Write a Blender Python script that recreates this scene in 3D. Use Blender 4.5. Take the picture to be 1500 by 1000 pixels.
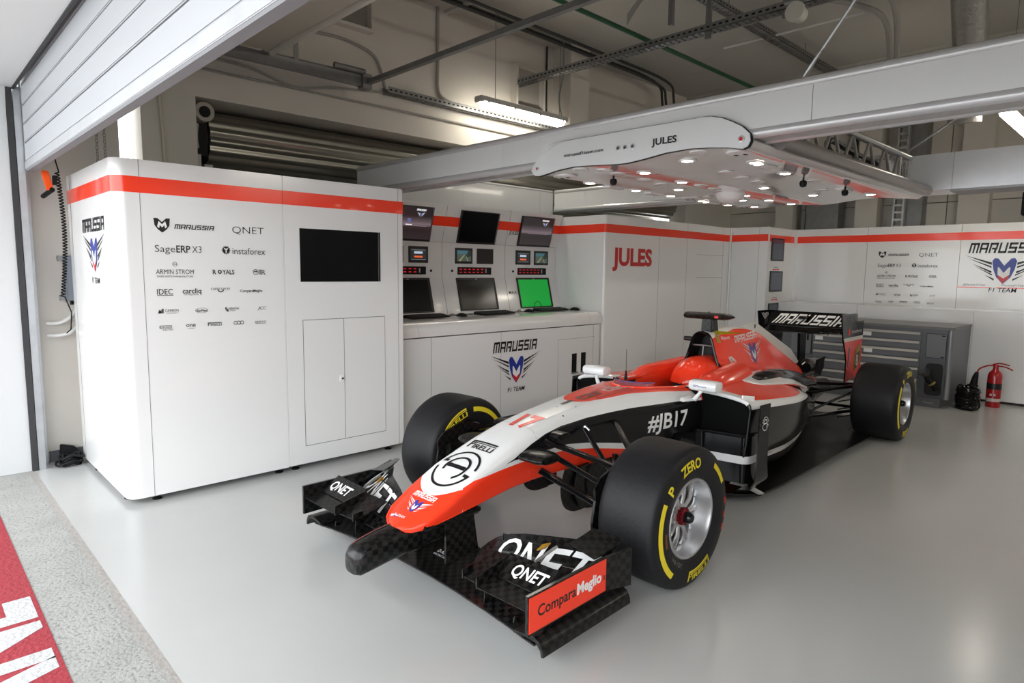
import bpy, bmesh, math, random
from mathutils import Vector, Matrix
from mathutils.bvhtree import BVHTree
random.seed(7)
PI = math.pi
scene = bpy.context.scene
for _o in list(bpy.data.objects):
    bpy.data.objects.remove(_o, do_unlink=True)
COL = scene.collection

# ---------------------------------------------------------------- camera
CAM_H = 1.44
YAW, PITCH, ROLL, FPX = 0.8033, 0.1116, 0.0119, 940.82
def _cam_axes():
    F = Vector((math.cos(YAW), math.sin(YAW), 0)); R = Vector((math.sin(YAW), -math.cos(YAW), 0)); U = Vector((0, 0, 1))
    fw = math.cos(PITCH) * F - math.sin(PITCH) * U
    up = math.sin(PITCH) * F + math.cos(PITCH) * U
    r2 = math.cos(ROLL) * R + math.sin(ROLL) * up
    u2 = -math.sin(ROLL) * R + math.cos(ROLL) * up
    return r2, u2, fw
_r, _u, _f = _cam_axes()
cam_data = bpy.data.cameras.new('camera')
cam_data.sensor_width = 36.0
cam_data.lens = 36.0 * FPX / 1500.0
cam_data.clip_start = 0.02
cam = bpy.data.objects.new('camera', cam_data)
COL.objects.link(cam)
cam.matrix_world = Matrix(((_r.x, _u.x, -_f.x, 0), (_r.y, _u.y, -_f.y, 0), (_r.z, _u.z, -_f.z, CAM_H), (0, 0, 0, 1)))
scene.camera = cam

# ---------------------------------------------------------------- world, sky light and exposure
world = bpy.data.worlds.new('overcast_sky')
scene.world = world
world.use_nodes = True
_bg = world.node_tree.nodes['Background']
_bg.inputs['Color'].default_value = (0.93, 0.97, 1.0, 1)
_bg.inputs['Strength'].default_value = 2.8
scene.view_settings.view_transform = 'Standard'
scene.view_settings.look = 'None'
scene.view_settings.gamma = 1.0
scene.view_settings.use_curve_mapping = False
scene.view_settings.exposure = 1.0

# ---------------------------------------------------------------- materials
MATS = {}
def lin(c):
    return tuple((v / 12.92 if v <= .04045 else ((v + .055) / 1.055) ** 2.4) for v in c)
def S(r, g, b):
    return lin((r / 255., g / 255., b / 255.))
def mat(name, col=(.5, .5, .5), rough=.5, metal=0., coat=0., spec=.5, emit=0., noise=None, bump=None, trans=0., alpha=1., ior=1.45, nscale=8):
    if name in MATS:
        return MATS[name]
    m = bpy.data.materials.new(name); m.use_nodes = True
    nt = m.node_tree; b = nt.nodes['Principled BSDF']
    b.inputs['Base Color'].default_value = (*col, 1)
    b.inputs['Roughness'].default_value = rough
    b.inputs['Metallic'].default_value = metal
    b.inputs['Coat Weight'].default_value = coat
    b.inputs['Coat Roughness'].default_value = .05
    b.inputs['Specular IOR Level'].default_value = spec
    b.inputs['Transmission Weight'].default_value = trans
    b.inputs['Alpha'].default_value = alpha
    b.inputs['IOR'].default_value = ior
    if emit:
        b.inputs['Emission Color'].default_value = (*col, 1)
        b.inputs['Emission Strength'].default_value = emit
    if noise or bump:
        tc = nt.nodes.new('ShaderNodeTexCoord'); nz = nt.nodes.new('ShaderNodeTexNoise')
        nz.inputs['Scale'].default_value = nscale; nz.inputs['Detail'].default_value = 8
        nt.links.new(tc.outputs['Object'], nz.inputs['Vector'])
        if noise:
            mx = nt.nodes.new('ShaderNodeMix'); mx.data_type = 'RGBA'
            mx.inputs[6].default_value = (*[c * (1 - noise) for c in col], 1)
            mx.inputs[7].default_value = (*[min(1, c * (1 + noise)) for c in col], 1)
            nt.links.new(nz.outputs['Fac'], mx.inputs[0]); nt.links.new(mx.outputs[2], b.inputs['Base Color'])
        if bump:
            bp = nt.nodes.new('ShaderNodeBump'); bp.inputs['Strength'].default_value = bump; bp.inputs['Distance'].default_value = .02
            nt.links.new(nz.outputs['Fac'], bp.inputs['Height']); nt.links.new(bp.outputs['Normal'], b.inputs['Normal'])
    MATS[name] = m
    return m

RED = (.95, .050, .017)
def NT(m):
    return m.node_tree.nodes, m.node_tree.links
def nmath(nt, op, a, b=None, clamp=False):
    n = nt.nodes.new('ShaderNodeMath'); n.operation = op; n.use_clamp = clamp
    for i, v in enumerate((a, b)):
        if v is None: continue
        if isinstance(v, (int, float)): n.inputs[i].default_value = v
        else: nt.links.new(v, n.inputs[i])
    return n.outputs[0]
def npiece(nt, sock, pts):
    """piecewise linear function of a socket; values must lie in 0..1"""
    x0, x1 = pts[0][0], pts[-1][0]
    f = nmath(nt, 'DIVIDE', nmath(nt, 'SUBTRACT', sock, x0), x1 - x0, True)
    r = nt.nodes.new('ShaderNodeValToRGB'); cr = r.color_ramp; cr.interpolation = 'LINEAR'
    while len(cr.elements) > 1: cr.elements.remove(cr.elements[-1])
    for i, (x, v) in enumerate(pts):
        p = (x - x0) / (x1 - x0)
        e = cr.elements[0] if i == 0 else cr.elements.new(p)
        e.position = p; e.color = (v, v, v, 1)
    nt.links.new(f, r.inputs[0])
    s = nt.nodes.new('ShaderNodeSeparateColor'); nt.links.new(r.outputs[0], s.inputs[0])
    return s.outputs[0]
def nmix(nt, fac, a, b):
    mx = nt.nodes.new('ShaderNodeMix'); mx.data_type = 'RGBA'
    nt.links.new(fac, mx.inputs[0])
    for i, v in ((6, a), (7, b)):
        if isinstance(v, tuple): mx.inputs[i].default_value = (*v, 1)
        else: nt.links.new(v, mx.inputs[i])
    return mx.outputs[2]

WHITE = mat('white_gloss', (.80, .80, .80), .16, coat=.35)
PANEL = mat('white_panel', (.79, .785, .78), .14, coat=.3)
REDM = mat('red_gloss', RED, .2, coat=.4)
SEAM = mat('seam_dark', (.12, .12, .12), .6)
BLACK = mat('black_gloss', (.006, .006, .007), .12, coat=.15, spec=.3)
BLACKM = mat('black_matt', (.009, .009, .010), .5, spec=.2)
BLACKP = mat('black_print', (.01, .01, .012), .35)
WHITEP = mat('white_print', (.85, .85, .85), .35)
GREYP = mat('grey_print', (.16, .16, .17), .4)
BLUEP = mat('blue_print', S(45, 60, 150), .3)
REDP = mat('red_print', S(205, 35, 40), .3)
YELP = mat('yellow_print', S(225, 205, 40), .45)
RUBBER = mat('rubber', (.010, .010, .0115), .5, spec=.3, noise=.25, bump=.08, nscale=60)
RUBBERS = mat('rubber_sidewall', (.016, .016, .017), .4)
STEEL = mat('galvanised_steel', (.50, .52, .54), .38, metal=.85, noise=.18, nscale=14)
STEELD = mat('dull_steel', (.27, .27, .27), .45, metal=.7, noise=.2, nscale=14)
ALU = mat('aluminium', (.56, .57, .58), .28, metal=.9)
RIM = mat('silver_rim', (.52, .52, .53), .3, metal=.75)
SCREEN = mat('screen_off', (.004, .004, .005), .25, spec=.18)
BEAMG = mat('gantry_grey', (.70, .715, .72), .22, coat=.3)
CONC = mat('concrete_paint', (.68, .645, .59), .8, noise=.06, bump=.05, nscale=3)
CEIL = mat('ceiling_concrete', (.50, .48, .44), .85, noise=.08, bump=.1, nscale=2)

def carbon_mat():
    m = bpy.data.materials.new('carbon_fibre'); m.use_nodes = True
    nt = m.node_tree; b = nt.nodes['Principled BSDF']
    tc = nt.nodes.new('ShaderNodeTexCoord'); ck = nt.nodes.new('ShaderNodeTexChecker')
    ck.inputs['Scale'].default_value = 40
    ck.inputs['Color1'].default_value = (.003, .003, .0035, 1); ck.inputs['Color2'].default_value = (.014, .0135, .0125, 1)
    nt.links.new(tc.outputs['Object'], ck.inputs['Vector']); nt.links.new(ck.outputs['Color'], b.inputs['Base Color'])
    b.inputs['Roughness'].default_value = .28; b.inputs['Specular IOR Level'].default_value = .25; b.inputs['Coat Weight'].default_value = .15; b.inputs['Coat Roughness'].default_value = .06
    MATS['carbon_fibre'] = m
    return m
CARBON = carbon_mat()

# ---------------------------------------------------------------- mesh builder
class MB:
    def __init__(s):
        s.v = []; s.f = []; s.mi = []; s.cur = 0
    def add(s, vs, fs):
        n = len(s.v); s.v += [tuple(p) for p in vs]
        for f in fs:
            s.f.append([i + n for i in f]); s.mi.append(s.cur)
        return s
    def box(s, x0, y0, z0, x1, y1, z1):
        vs = [(x, y, z) for z in (z0, z1) for y in (y0, y1) for x in (x0, x1)]
        return s.add(vs, [(0, 2, 3, 1), (4, 5, 7, 6), (0, 1, 5, 4), (2, 6, 7, 3), (0, 4, 6, 2), (1, 3, 7, 5)])
    def hexa(s, a, b):
        """two quads (4 points each) joined"""
        return s.add(list(a) + list(b), [(3, 2, 1, 0), (4, 5, 6, 7), (0, 1, 5, 4), (1, 2, 6, 5), (2, 3, 7, 6), (3, 0, 4, 7)])
    def prism(s, poly, d):
        """polygon of 3D points extruded by vector d"""
        n = len(poly); d = Vector(d); a = [Vector(p) for p in poly]; b = [p + d for p in a]
        return s.add([tuple(p) for p in a + b], [list(range(n))[::-1], list(range(n, 2 * n))] + [(i, (i + 1) % n, n + (i + 1) % n, n + i) for i in range(n)])
    def tube(s, pts, r, n=10, cap=True, ry=None):
        pts = [Vector(p) for p in pts]; rings = []
        rr = r if isinstance(r, (list, tuple)) else [r] * len(pts)
        prev = None
        for i, p in enumerate(pts):
            t = (pts[min(i + 1, len(pts) - 1)] - pts[max(i - 1, 0)])
            if t.length < 1e-9: t = Vector((0, 0, 1))
            t.normalize()
            if prev is None:
                a = Vector((0, 0, 1)) if abs(t.z) < .9 else Vector((1, 0, 0))
                u = t.cross(a).normalized()
            else:
                u = (prev - t * prev.dot(t)).normalized()
            prev = u; w = t.cross(u)
            rings.append([tuple(p + rr[i] * (math.cos(2 * PI * k / n) * u + (ry if ry else 1) * math.sin(2 * PI * k / n) * w)) for k in range(n)])
        return s.rings(rings, True, cap)
    def rings(s, rings, closed=True, cap=True):
        n = len(rings[0]); vs = [p for r in rings for p in r]; fs = []
        for j in range(len(rings) - 1):
            for k in range(n if closed else n - 1):
                k2 = (k + 1) % n
                fs.append((j * n + k, j * n + k2, (j + 1) * n + k2, (j + 1) * n + k))
        if cap and closed:
            fs.append(list(range(n))[::-1]); fs.append([(len(rings) - 1) * n + k for k in range(n)])
        return s.add(vs, fs)
    def lathe(s, prof, c, axis='z', n=32):
        """prof: list of (radius, height along axis)"""
        rings = []
        for r, h in prof:
            ring = []
            for k in range(n):
                a = 2 * PI * k / n; u, w = r * math.cos(a), r * math.sin(a)
                ring.append({'z': (c[0] + u, c[1] + w, c[2] + h), 'y': (c[0] + u, c[1] + h, c[2] + w), 'x': (c[0] + h, c[1] + u, c[2] + w)}[axis])
            rings.append(ring)
        return s.rings(rings, True, True)
    def cyl(s, c, r, h, axis='z', n=20):
        return s.lathe([(r, 0), (r, h)], c, axis, n)
    def build(s, name, m, parent=None, smooth=False, bevel=0, fix=True):
        me = bpy.data.meshes.new(name)
        me.from_pydata(s.v, [], s.f)
        if fix:
            bm = bmesh.new(); bm.from_mesh(me)
            bmesh.ops.recalc_face_normals(bm, faces=bm.faces)
            if bevel:
                es = [e for e in bm.edges if len(e.link_faces) == 2 and e.calc_face_angle(0) > .6]
                bmesh.ops.bevel(bm, geom=es, offset=bevel, segments=2, affect='EDGES', clamp_overlap=True)
            bm.to_mesh(me); bm.free()
        ms = m if isinstance(m, (list, tuple)) else [m]
        for x in ms: me.materials.append(x)
        if len(ms) > 1 and not bevel:
            for p, i in zip(me.polygons, s.mi): p.material_index = i
        if smooth:
            me.polygons.foreach_set('use_smooth', [True] * len(me.polygons))
            try: me.set_sharp_from_angle(angle=math.radians(38 if smooth is True else smooth))
            except Exception: pass
        me.update()
        return link(name, me, parent)
def link(name, me, parent=None):
    o = bpy.data.objects.new(name, me); COL.objects.link(o)
    if parent is not None:
        o.parent = parent
        if parent.name in INV: o.matrix_parent_inverse = INV[parent.name]
    return o
INV = {}
def wthing(name, label, cat, loc=(0, 0, 0), group=None):
    """a thing whose parts are modelled in world coordinates"""
    o = thing(name, label, cat, loc, 0, group)
    INV[o.name] = Matrix.Translation((-loc[0], -loc[1], -loc[2]))
    return o
def tag(o, label, cat, group=None):
    o['label'] = label; o['category'] = cat
    if group: o['group'] = group
    return o
def thing(name, label, cat, loc=(0, 0, 0), rz=0, group=None):
    o = bpy.data.objects.new(name, None); COL.objects.link(o)
    o.empty_display_size = .1
    o.location = loc; o.rotation_euler = (0, 0, rz)
    return tag(o, label, cat, group)
def struct(o):
    o['kind'] = 'structure'; return o
def copy_tree(o, parent=None):
    c = o.copy(); COL.objects.link(c)
    if parent is not None: c.parent = parent
    for ch in list(o.children): copy_tree(ch, c)
    return c
def bx(name, m, a, b, parent=None, bevel=0):
    return MB().box(*a, *b).build(name, m, parent, bevel=bevel)
def crom(pts, n=4, closed=False):
    """Catmull-Rom through tuples"""
    out = []; N = len(pts); rng = range(N if closed else N - 1)
    for i in rng:
        g = lambda j: pts[j % N] if closed else pts[max(0, min(N - 1, j))]
        p0, p1, p2, p3 = g(i - 1), g(i), g(i + 1), g(i + 2)
        for k in range(n):
            t = k / n
            out.append(tuple(.5 * (2 * b + (c - a) * t + (2 * a - 5 * b + 4 * c - d) * t * t + (-a + 3 * b - 3 * c + d) * t ** 3) for a, b, c, d in zip(p0, p1, p2, p3)))
    if not closed: out.append(tuple(pts[-1]))
    return out
def interp(tab, x):
    """piecewise linear, tab rows (x, a, b, ...)"""
    if x <= tab[0][0]: return tab[0][1:]
    for r, q in zip(tab, tab[1:]):
        if x <= q[0]:
            t = (x - r[0]) / (q[0] - r[0])
            return tuple(a + (b - a) * t for a, b in zip(r[1:], q[1:]))
    return tab[-1][1:]

# ---------------------------------------------------------------- lettering
_tc = {}
def text2d(s, h, bold=0., width=None, shear=0., align='L'):
    """filled letters as 2D triangles: cap height h, baseline at 0"""
    key = (s, bold)
    if key not in _tc:
        cu = bpy.data.curves.new('t', 'FONT'); cu.body = s; cu.size = 1; cu.offset = bold; cu.resolution_u = 3
        cu.fill_mode = 'BOTH'; cu.dimensions = '2D'
        o = bpy.data.objects.new('t', cu); COL.objects.link(o)
        dg = bpy.context.evaluated_depsgraph_get()
        me = bpy.data.meshes.new_from_object(o.evaluated_get(dg))
        vs = [(v.co.x, v.co.y) for v in me.vertices]; fs = [list(p.vertices) for p in me.polygons]
        bpy.data.objects.remove(o); bpy.data.curves.remove(cu); bpy.data.meshes.remove(me)
        if not vs: vs = [(0, 0), (.1, 0), (.1, .1)]; fs = [[0, 1, 2]]
        _tc[key] = (vs, fs)
    vs, fs = _tc[key]
    k = h / .73
    x0 = min(v[0] for v in vs); x1 = max(v[0] for v in vs)
    kx = width / (x1 - x0) if width else k
    vs = [((x - x0) * kx + shear * y * k, y * k) for x, y in vs]
    W = (x1 - x0) * kx
    off = {'L': 0, 'C': -W / 2, 'R': -W}[align]
    return [(x + off, y) for x, y in vs], fs
def poly2d(*polys):
    vs, fs = [], []
    for p in polys:
        n = len(vs); vs += [tuple(q) for q in p]; fs.append(list(range(n, n + len(p))))
    return vs, fs
def rect(x0, y0, x1, y1): return [(x0, y0), (x1, y0), (x1, y1), (x0, y1)]
def merge2d(*gs):
    vs, fs = [], []
    for g in gs:
        n = len(vs); vs += list(g[0]); fs += [[i + n for i in f] for f in g[1]]
    return vs, fs
def xf(g, dx=0, dy=0, s=1, sy=None):
    sy = s if sy is None else sy
    return [(x * s + dx, y * sy + dy) for x, y in g[0]], g[1]
def arc2d(r0, r1, a0, a1, n=24, c=(0, 0)):
    vs, fs = [], []
    for k in range(n + 1):
        a = math.radians(a0 + (a1 - a0) * k / n)
        vs += [(c[0] + r0 * math.cos(a), c[1] + r0 * math.sin(a)), (c[0] + r1 * math.cos(a), c[1] + r1 * math.sin(a))]
    for k in range(n): fs.append([2 * k, 2 * k + 1, 2 * k + 3, 2 * k + 2])
    return vs, fs
_G = {'M': (1.15, [(0, 0, .22, 1), (0, .8, 1.1, 1), (.46, 0, .66, 1), (.9, 0, 1.12, 1)]),
      'A': (1.0, [(0, 0, .22, 1), (0, .8, .95, 1), (.73, 0, .95, 1), (0, .34, .95, .52)]),
      'R': (1.0, [(0, 0, .22, 1), (0, .8, .95, 1), (.73, .45, .95, 1), (.3, .34, .95, .52), (.62, 0, .88, .36)]),
      'U': (1.0, [(0, 0, .22, 1), (0, 0, .95, .2), (.73, 0, .95, 1)]),
      'S': (1.0, [(0, 0, .95, .2), (.73, 0, .95, .6), (0, .4, .95, .6), (0, .4, .22, 1), (0, .8, .95, 1)]),
      'I': (.34, [(0, 0, .24, 1)])}
def wordmark(h, width, shear=.25):
    """squared italic team wordmark"""
    x = 0; polys = []
    for ch in 'MARUSSIA':
        w, rs = _G[ch]
        for a, b, c, d in rs: polys.append([(x + px + shear * py, py) for px, py in rect(a, b, c, d)])
        x += w + .13
    vs, fs = poly2d(*polys); x += shear - .13
    return [(a / x * width, b * h) for a, b in vs], fs
def heart_m():
    """angular M shield, unit width, top at 1"""
    return [(0, 1), (.24, 1), (.5, .74), (.76, 1), (1, 1), (.95, .5), (.76, .22), (.5, 0), (.24, .22), (.05, .5)]
def emblem():
    """winged M emblem in unit width (x -1..1); returns dict of colour -> geometry"""
    wings = []
    for s in (-1, 1):
        for (x0, y0, x1, y1, t) in ((.98, .30, .30, .05, .035), (.92, .22, .30, -.05, .025), (.78, .05, .29, -.20, .03), (.72, -.02, .27, -.28, .02), (.45, -.28, .22, -.42, .03)):
            wings.append([(s * x0, y0), (s * x1, y1 + t), (s * x1, y1 - t)])
    blue = [[(-.29, .13), (-.24, .21), (-.15, .20), (0, -.01), (.15, .20), (.24, .21), (.29, .13), (.25, -.12), (.17, -.34), (0, -.54), (-.17, -.34), (-.25, -.12)]]
    white = [[(-.15, -.06), (-.12, -.05), (0, -.22), (.12, -.05), (.15, -.06), (.14, -.27), (0, -.38), (-.14, -.27)]]
    red = [[(-.14, -.27), (0, -.38), (.14, -.27), (.12, -.38), (0, -.52), (-.12, -.38)]]
    return {'wing': poly2d(*wings), 'blue': poly2d(*blue), 'white': poly2d(*white), 'red': poly2d(*red)}
def lifted(mp, d=.0012):
    o = mp(0, 0); n = (mp(1, 0) - o).cross(mp(0, 1) - o).normalized() * d
    return lambda a, b: mp(a, b) + n
def decal(name, g, mp, m, parent, maxlen=None):
    me = bpy.data.meshes.new(name)
    me.from_pydata([(x, y, 0) for x, y in g[0]], [], g[1])
    if maxlen:
        bm = bmesh.new(); bm.from_mesh(me)
        bmesh.ops.triangulate(bm, faces=bm.faces)
        for _ in range(7):
            es = [e for e in bm.edges if e.calc_length() > maxlen]
            if not es: break
            bmesh.ops.subdivide_edges(bm, edges=es, cuts=1)
            bmesh.ops.triangulate(bm, faces=[f for f in bm.faces if len(f.verts) > 3])
        bm.to_mesh(me); bm.free()
    for v in me.vertices: v.co = Vector(mp(v.co.x, v.co.y))
    me.materials.append(m); me.update()
    return link(name, me, parent)
def plane_map(o, u, v):
    o, u, v = Vector(o), Vector(u), Vector(v)
    return lambda a, b: o + u * a + v * b
def put_emblem(mp, s, parent, wing=BLACKP, blue=BLUEP, white=WHITEP, red=REDP, word=None, team=None, maxlen=None, lift=None):
    e = emblem(); g = lambda k: xf(e[k], s=s)
    decal('emblem_wings', g('wing'), mp, wing, parent, maxlen)
    decal('emblem_shield', g('blue'), mp, blue, parent, maxlen)
    up = lift or (lambda p: p)
    mp2 = lambda a, b: up(mp(a, b))
    if white: decal('emblem_shield', g('white'), mp2, white, parent, maxlen)
    if red: decal('emblem_shield', g('red'), mp2, red, parent, maxlen)
    if word: decal('lettering', xf(wordmark(.30 * s, 1.75 * s), dx=-.9 * s, dy=.36 * s), mp, word, parent, maxlen)
    if team: decal('lettering', xf(text2d('F1 TEAM', .13 * s, .01, shear=.15, align='C'), dy=-.78 * s), mp, team, parent, maxlen)
def ring_logo(r):
    """circular roundel: two outer half rings with end blocks, an open inner ring and a thick bar"""
    return merge2d(arc2d(.90 * r, r, 8, 165), arc2d(.90 * r, r, 188, 345), arc2d(.52 * r, .63 * r, -62, 205),
                   poly2d(rect(-.56 * r, -.07 * r, .50 * r, .13 * r), [(-1.0 * r, .16 * r), (-.70 * r, .16 * r), (-.70 * r, .30 * r), (-.96 * r, .30 * r)], [(1.0 * r, -.16 * r), (.70 * r, -.16 * r), (.70 * r, -.30 * r), (.96 * r, -.30 * r)]))
def long_p(h, width, bold=.02):
    """tyre maker's lettering whose first letter stretches over the rest"""
    a = xf(text2d('IRELLI', h * .55, bold, width=width * .8), dx=width * .2)
    b = poly2d(rect(0, 0, width * .06, h), rect(0, h * .82, width, h), rect(width * .06, h * .64, width, h * .74), rect(width * .06, h * .40, width * .15, h * .5), rect(width * .13, h * .45, width * .17, h))
    return merge2d(a, b)
# ================================================================ THE ROOM
X_BACK, Y_LEFT, Y_RIGHT, Z_CEIL = 10.8, 5.65, -6.0, 4.15
def floor_mat():
    m = bpy.data.materials.new('epoxy_floor'); m.use_nodes = True
    nt = m.node_tree; b = nt.nodes['Principled BSDF']
    tc = nt.nodes.new('ShaderNodeTexCoord')
    n1 = nt.nodes.new('ShaderNodeTexNoise'); n1.inputs['Scale'].default_value = .9; n1.inputs['Detail'].default_value = 6
    n2 = nt.nodes.new('ShaderNodeTexNoise'); n2.inputs['Scale'].default_value = 14; n2.inputs['Detail'].default_value = 4
    nt.links.new(tc.outputs['Object'], n1.inputs['Vector']); nt.links.new(tc.outputs['Object'], n2.inputs['Vector'])
    c = nmix(nt, n1.outputs['Fac'], (.425, .43, .42), (.50, .50, .49))
    nt.links.new(c, b.inputs['Base Color'])
    b.inputs['Roughness'].default_value = .2
    b.inputs['Specular IOR Level'].default_value = .5
    bp = nt.nodes.new('ShaderNodeBump'); bp.inputs['Strength'].default_value = .035; bp.inputs['Distance'].default_value = .02
    nt.links.new(n2.outputs['Fac'], bp.inputs['Height']); nt.links.new(bp.outputs['Normal'], b.inputs['Normal'])
    return m
def apron_mat():
    m = bpy.data.materials.new('rough_concrete'); m.use_nodes = True
    nt = m.node_tree; b = nt.nodes['Principled BSDF']
    tc = nt.nodes.new('ShaderNodeTexCoord')
    n1 = nt.nodes.new('ShaderNodeTexNoise'); n1.inputs['Scale'].default_value = 5; n1.inputs['Detail'].default_value = 10
    n2 = nt.nodes.new('ShaderNodeTexNoise'); n2.inputs['Scale'].default_value = 70; n2.inputs['Detail'].default_value = 6
    for n in (n1, n2): nt.links.new(tc.outputs['Object'], n.inputs['Vector'])
    c1 = nmix(nt, n1.outputs['Fac'], (.26, .26, .245), (.41, .41, .39))
    pit = nmath(nt, 'LESS_THAN', n2.outputs['Fac'], .40)
    c2 = nmix(nt, pit, c1, (.22, .215, .2))
    nt.links.new(c2, b.inputs['Base Color']); b.inputs['Roughness'].default_value = .9
    bp = nt.nodes.new('ShaderNodeBump'); bp.inputs['Strength'].default_value = .5; bp.inputs['Distance'].default_value = .01
    nt.links.new(n2.outputs['Fac'], bp.inputs['Height']); nt.links.new(bp.outputs['Normal'], b.inputs['Normal'])
    return m
APRON = apron_mat()
PAINTR = mat('worn_red_paint', S(150, 44, 54), .8, noise=.25, bump=.4, nscale=50)
PAINTW = mat('worn_white_paint', (.50, .50, .51), .8, noise=.12, bump=.4, nscale=50)
JOINT = mat('joint_sealant', (.33, .31, .29), .8, noise=.15, bump=.3, nscale=40)

struct(bx('floor', floor_mat(), (.635, Y_RIGHT, -.1), (X_BACK + .3, Y_LEFT + .6, 0)))
struct(bx('floor', APRON, (-14, -16, -.1), (.636, 16, -.002))).name = 'floor_apron'
# expansion joint with a slightly ragged edge
mb = MB(); L_ = []; R_ = []
y = -16.
while y < 5.5:
    L_.append((.597 + random.uniform(-.006, .006), y)); R_.append((.637 + random.uniform(-.003, .003), y)); y += .07 if y > 0 else .5
top = [(x, y, -.0005) for x, y in L_] + [(x, y, -.0005) for x, y in R_]
n = len(L_)
mb.add(top, [(i, n + i, n + i + 1, i + 1) for i in range(n - 1)])
struct(mb.build('trim_1', JOINT)); mb = None
# painted pit-lane band with its white letters
band = MB().box(-.55, -.9, -.0022, .358, 4.75, .0006).build('painted_band', PAINTR)
tag(band, 'red painted band on the concrete apron beside the joint', 'floor marking'); 
# reading direction runs along +Y, letter tops point away from the garage
decal('lettering', text2d('FAST LANE', .42, .04, width=2.35, align='R'), lambda a, b: (.318 - b, 3.36 + a, .0016), PAINTW, band)

# --- jamb and soffit of the door opening (white painted reveal)
REVEAL = mat('reveal_white', (.55, .56, .565), .4)
SOFFIT = mat('soffit_grey', (.70, .715, .715), .5)
struct(bx('wall_front', REVEAL, (-.75, 5.46, 0), (.62, 5.75, 2.6)))
struct(bx('wall_front', SOFFIT, (-.75, -8, 2.59), (.655, 5.46, 3.0))).name = 'wall_front_lintel'
struct(bx('wall_front', CONC, (.45, Y_RIGHT - .3, 3.0), (.655, 5.95, Z_CEIL))).name = 'wall_front_upper'
struct(bx('wall_front', REVEAL, (.05, Y_RIGHT - .3, 0), (.62, -.95, 2.59))).name = 'wall_front_pier'
# --- left wall with window slot and shutter recess, built from pieces around the openings
SH0, SH1, SHT = 1.87, 9.3, 2.80
def wl(name, x0, x1, z0, z1, y0=Y_LEFT, y1=Y_LEFT + .3): return struct(bx(name, CONC, (x0, y0, z0), (x1, y1, z1)))
wl('wall_left', .62, 1.31, 0, Z_CEIL)
wl('wall_left', 1.31, 1.465, 0, 1.2).name = 'wall_left_sill'
wl('wall_left', 1.31, 1.465, 2.95, Z_CEIL).name = 'wall_left_head'
wl('wall_left', 1.465, SH0, 0, Z_CEIL).name = 'wall_left_column'
wl('wall_left', SH0, X_BACK, SHT, Z_CEIL).name = 'wall_left_upper'
wl('wall_left', SH1, X_BACK, 0, SHT).name = 'wall_left_end'
wl('wall_left', SH0, SH1, 0, SHT, 6.25, 6.4).name = 'wall_left_recess'
struct(bx('wall_left', CONC, (SH0, 5.95, SHT), (SH1, 6.4, SHT + .1))).name = 'wall_left_recess_head'
struct(bx('wall_left', CONC, (SH0 - .1, 5.95, 0), (SH0, 6.4, SHT))).name = 'wall_left_recess_side'
w1 = struct(bx('window_1', mat('window_frame', (.75, .75, .74), .4), (1.31, 5.66, 2.93), (1.465, 5.94, 2.95)))
bx('window_pane', mat('window_glass', (.95, .97, 1), .02, trans=1., ior=1.1, alpha=.25), (1.31, 5.9, 1.2), (1.465, 5.905, 2.93), w1)
struct(bx('baseboard_left', mat('baseboard', (.10, .11, .12), .5), (.75, 5.62, 0), (1.87, 5.65, .075)))
# recesses high in the left wall
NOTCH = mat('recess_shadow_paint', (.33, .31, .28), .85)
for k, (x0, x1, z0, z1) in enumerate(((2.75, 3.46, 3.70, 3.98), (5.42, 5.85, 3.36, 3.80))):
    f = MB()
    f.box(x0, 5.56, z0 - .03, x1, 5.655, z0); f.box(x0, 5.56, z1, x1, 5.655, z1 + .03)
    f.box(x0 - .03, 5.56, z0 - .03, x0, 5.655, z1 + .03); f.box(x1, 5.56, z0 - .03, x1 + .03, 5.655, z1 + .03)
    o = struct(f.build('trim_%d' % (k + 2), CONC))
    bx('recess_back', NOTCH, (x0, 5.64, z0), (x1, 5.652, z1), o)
# pilaster beside the second recess
struct(bx('wall_left', CONC, (6.1, 5.35, 2.9), (6.45, 5.66, Z_CEIL))).name = 'wall_left_pilaster'
# --- ceiling with downstand beams
struct(bx('ceiling', CEIL, (.45, Y_RIGHT - .3, Z_CEIL), (X_BACK + .3, 5.95, Z_CEIL + .2)))
for x in (2.0, 4.4, 6.8, 9.2):
    struct(bx('ceiling', CEIL, (x, Y_RIGHT, Z_CEIL - .035), (x + .05, Y_LEFT, Z_CEIL))).name = 'ceiling_rib'
# --- back wall of precast panels, with columns
bw = struct(bx('wall_back', mat('back_wall_base', (.17, .16, .14), .85), (X_BACK + .03, Y_RIGHT, 0), (X_BACK + .3, 5.95, Z_CEIL)))
for j in range(7):
    for k, (z0, z1) in enumerate(((0, 1.2), (1.212, 2.45), (2.462, 2.78), (2.792, Z_CEIL))):
        y0 = Y_RIGHT + j * 1.68
        bx('panel', CONC, (X_BACK, y0, z0), (X_BACK + .04, y0 + 1.668, z1), bw)
for k, (y, w, d, m_) in enumerate(((4.55, .28, .35, CONC), (3.35, .3, .3, CONC), (2.75, .22, .25, STEELD), (2.05, .35, .2, CONC))):
    struct(bx('wall_back', m_, (X_BACK - d, y - w / 2, 0), (X_BACK, y + w / 2, Z_CEIL))).name = 'wall_back_column'
struct(bx('wall_right', PANEL, (.45, Y_RIGHT - .3, 0), (X_BACK + .3, Y_RIGHT, Z_CEIL)))

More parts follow.
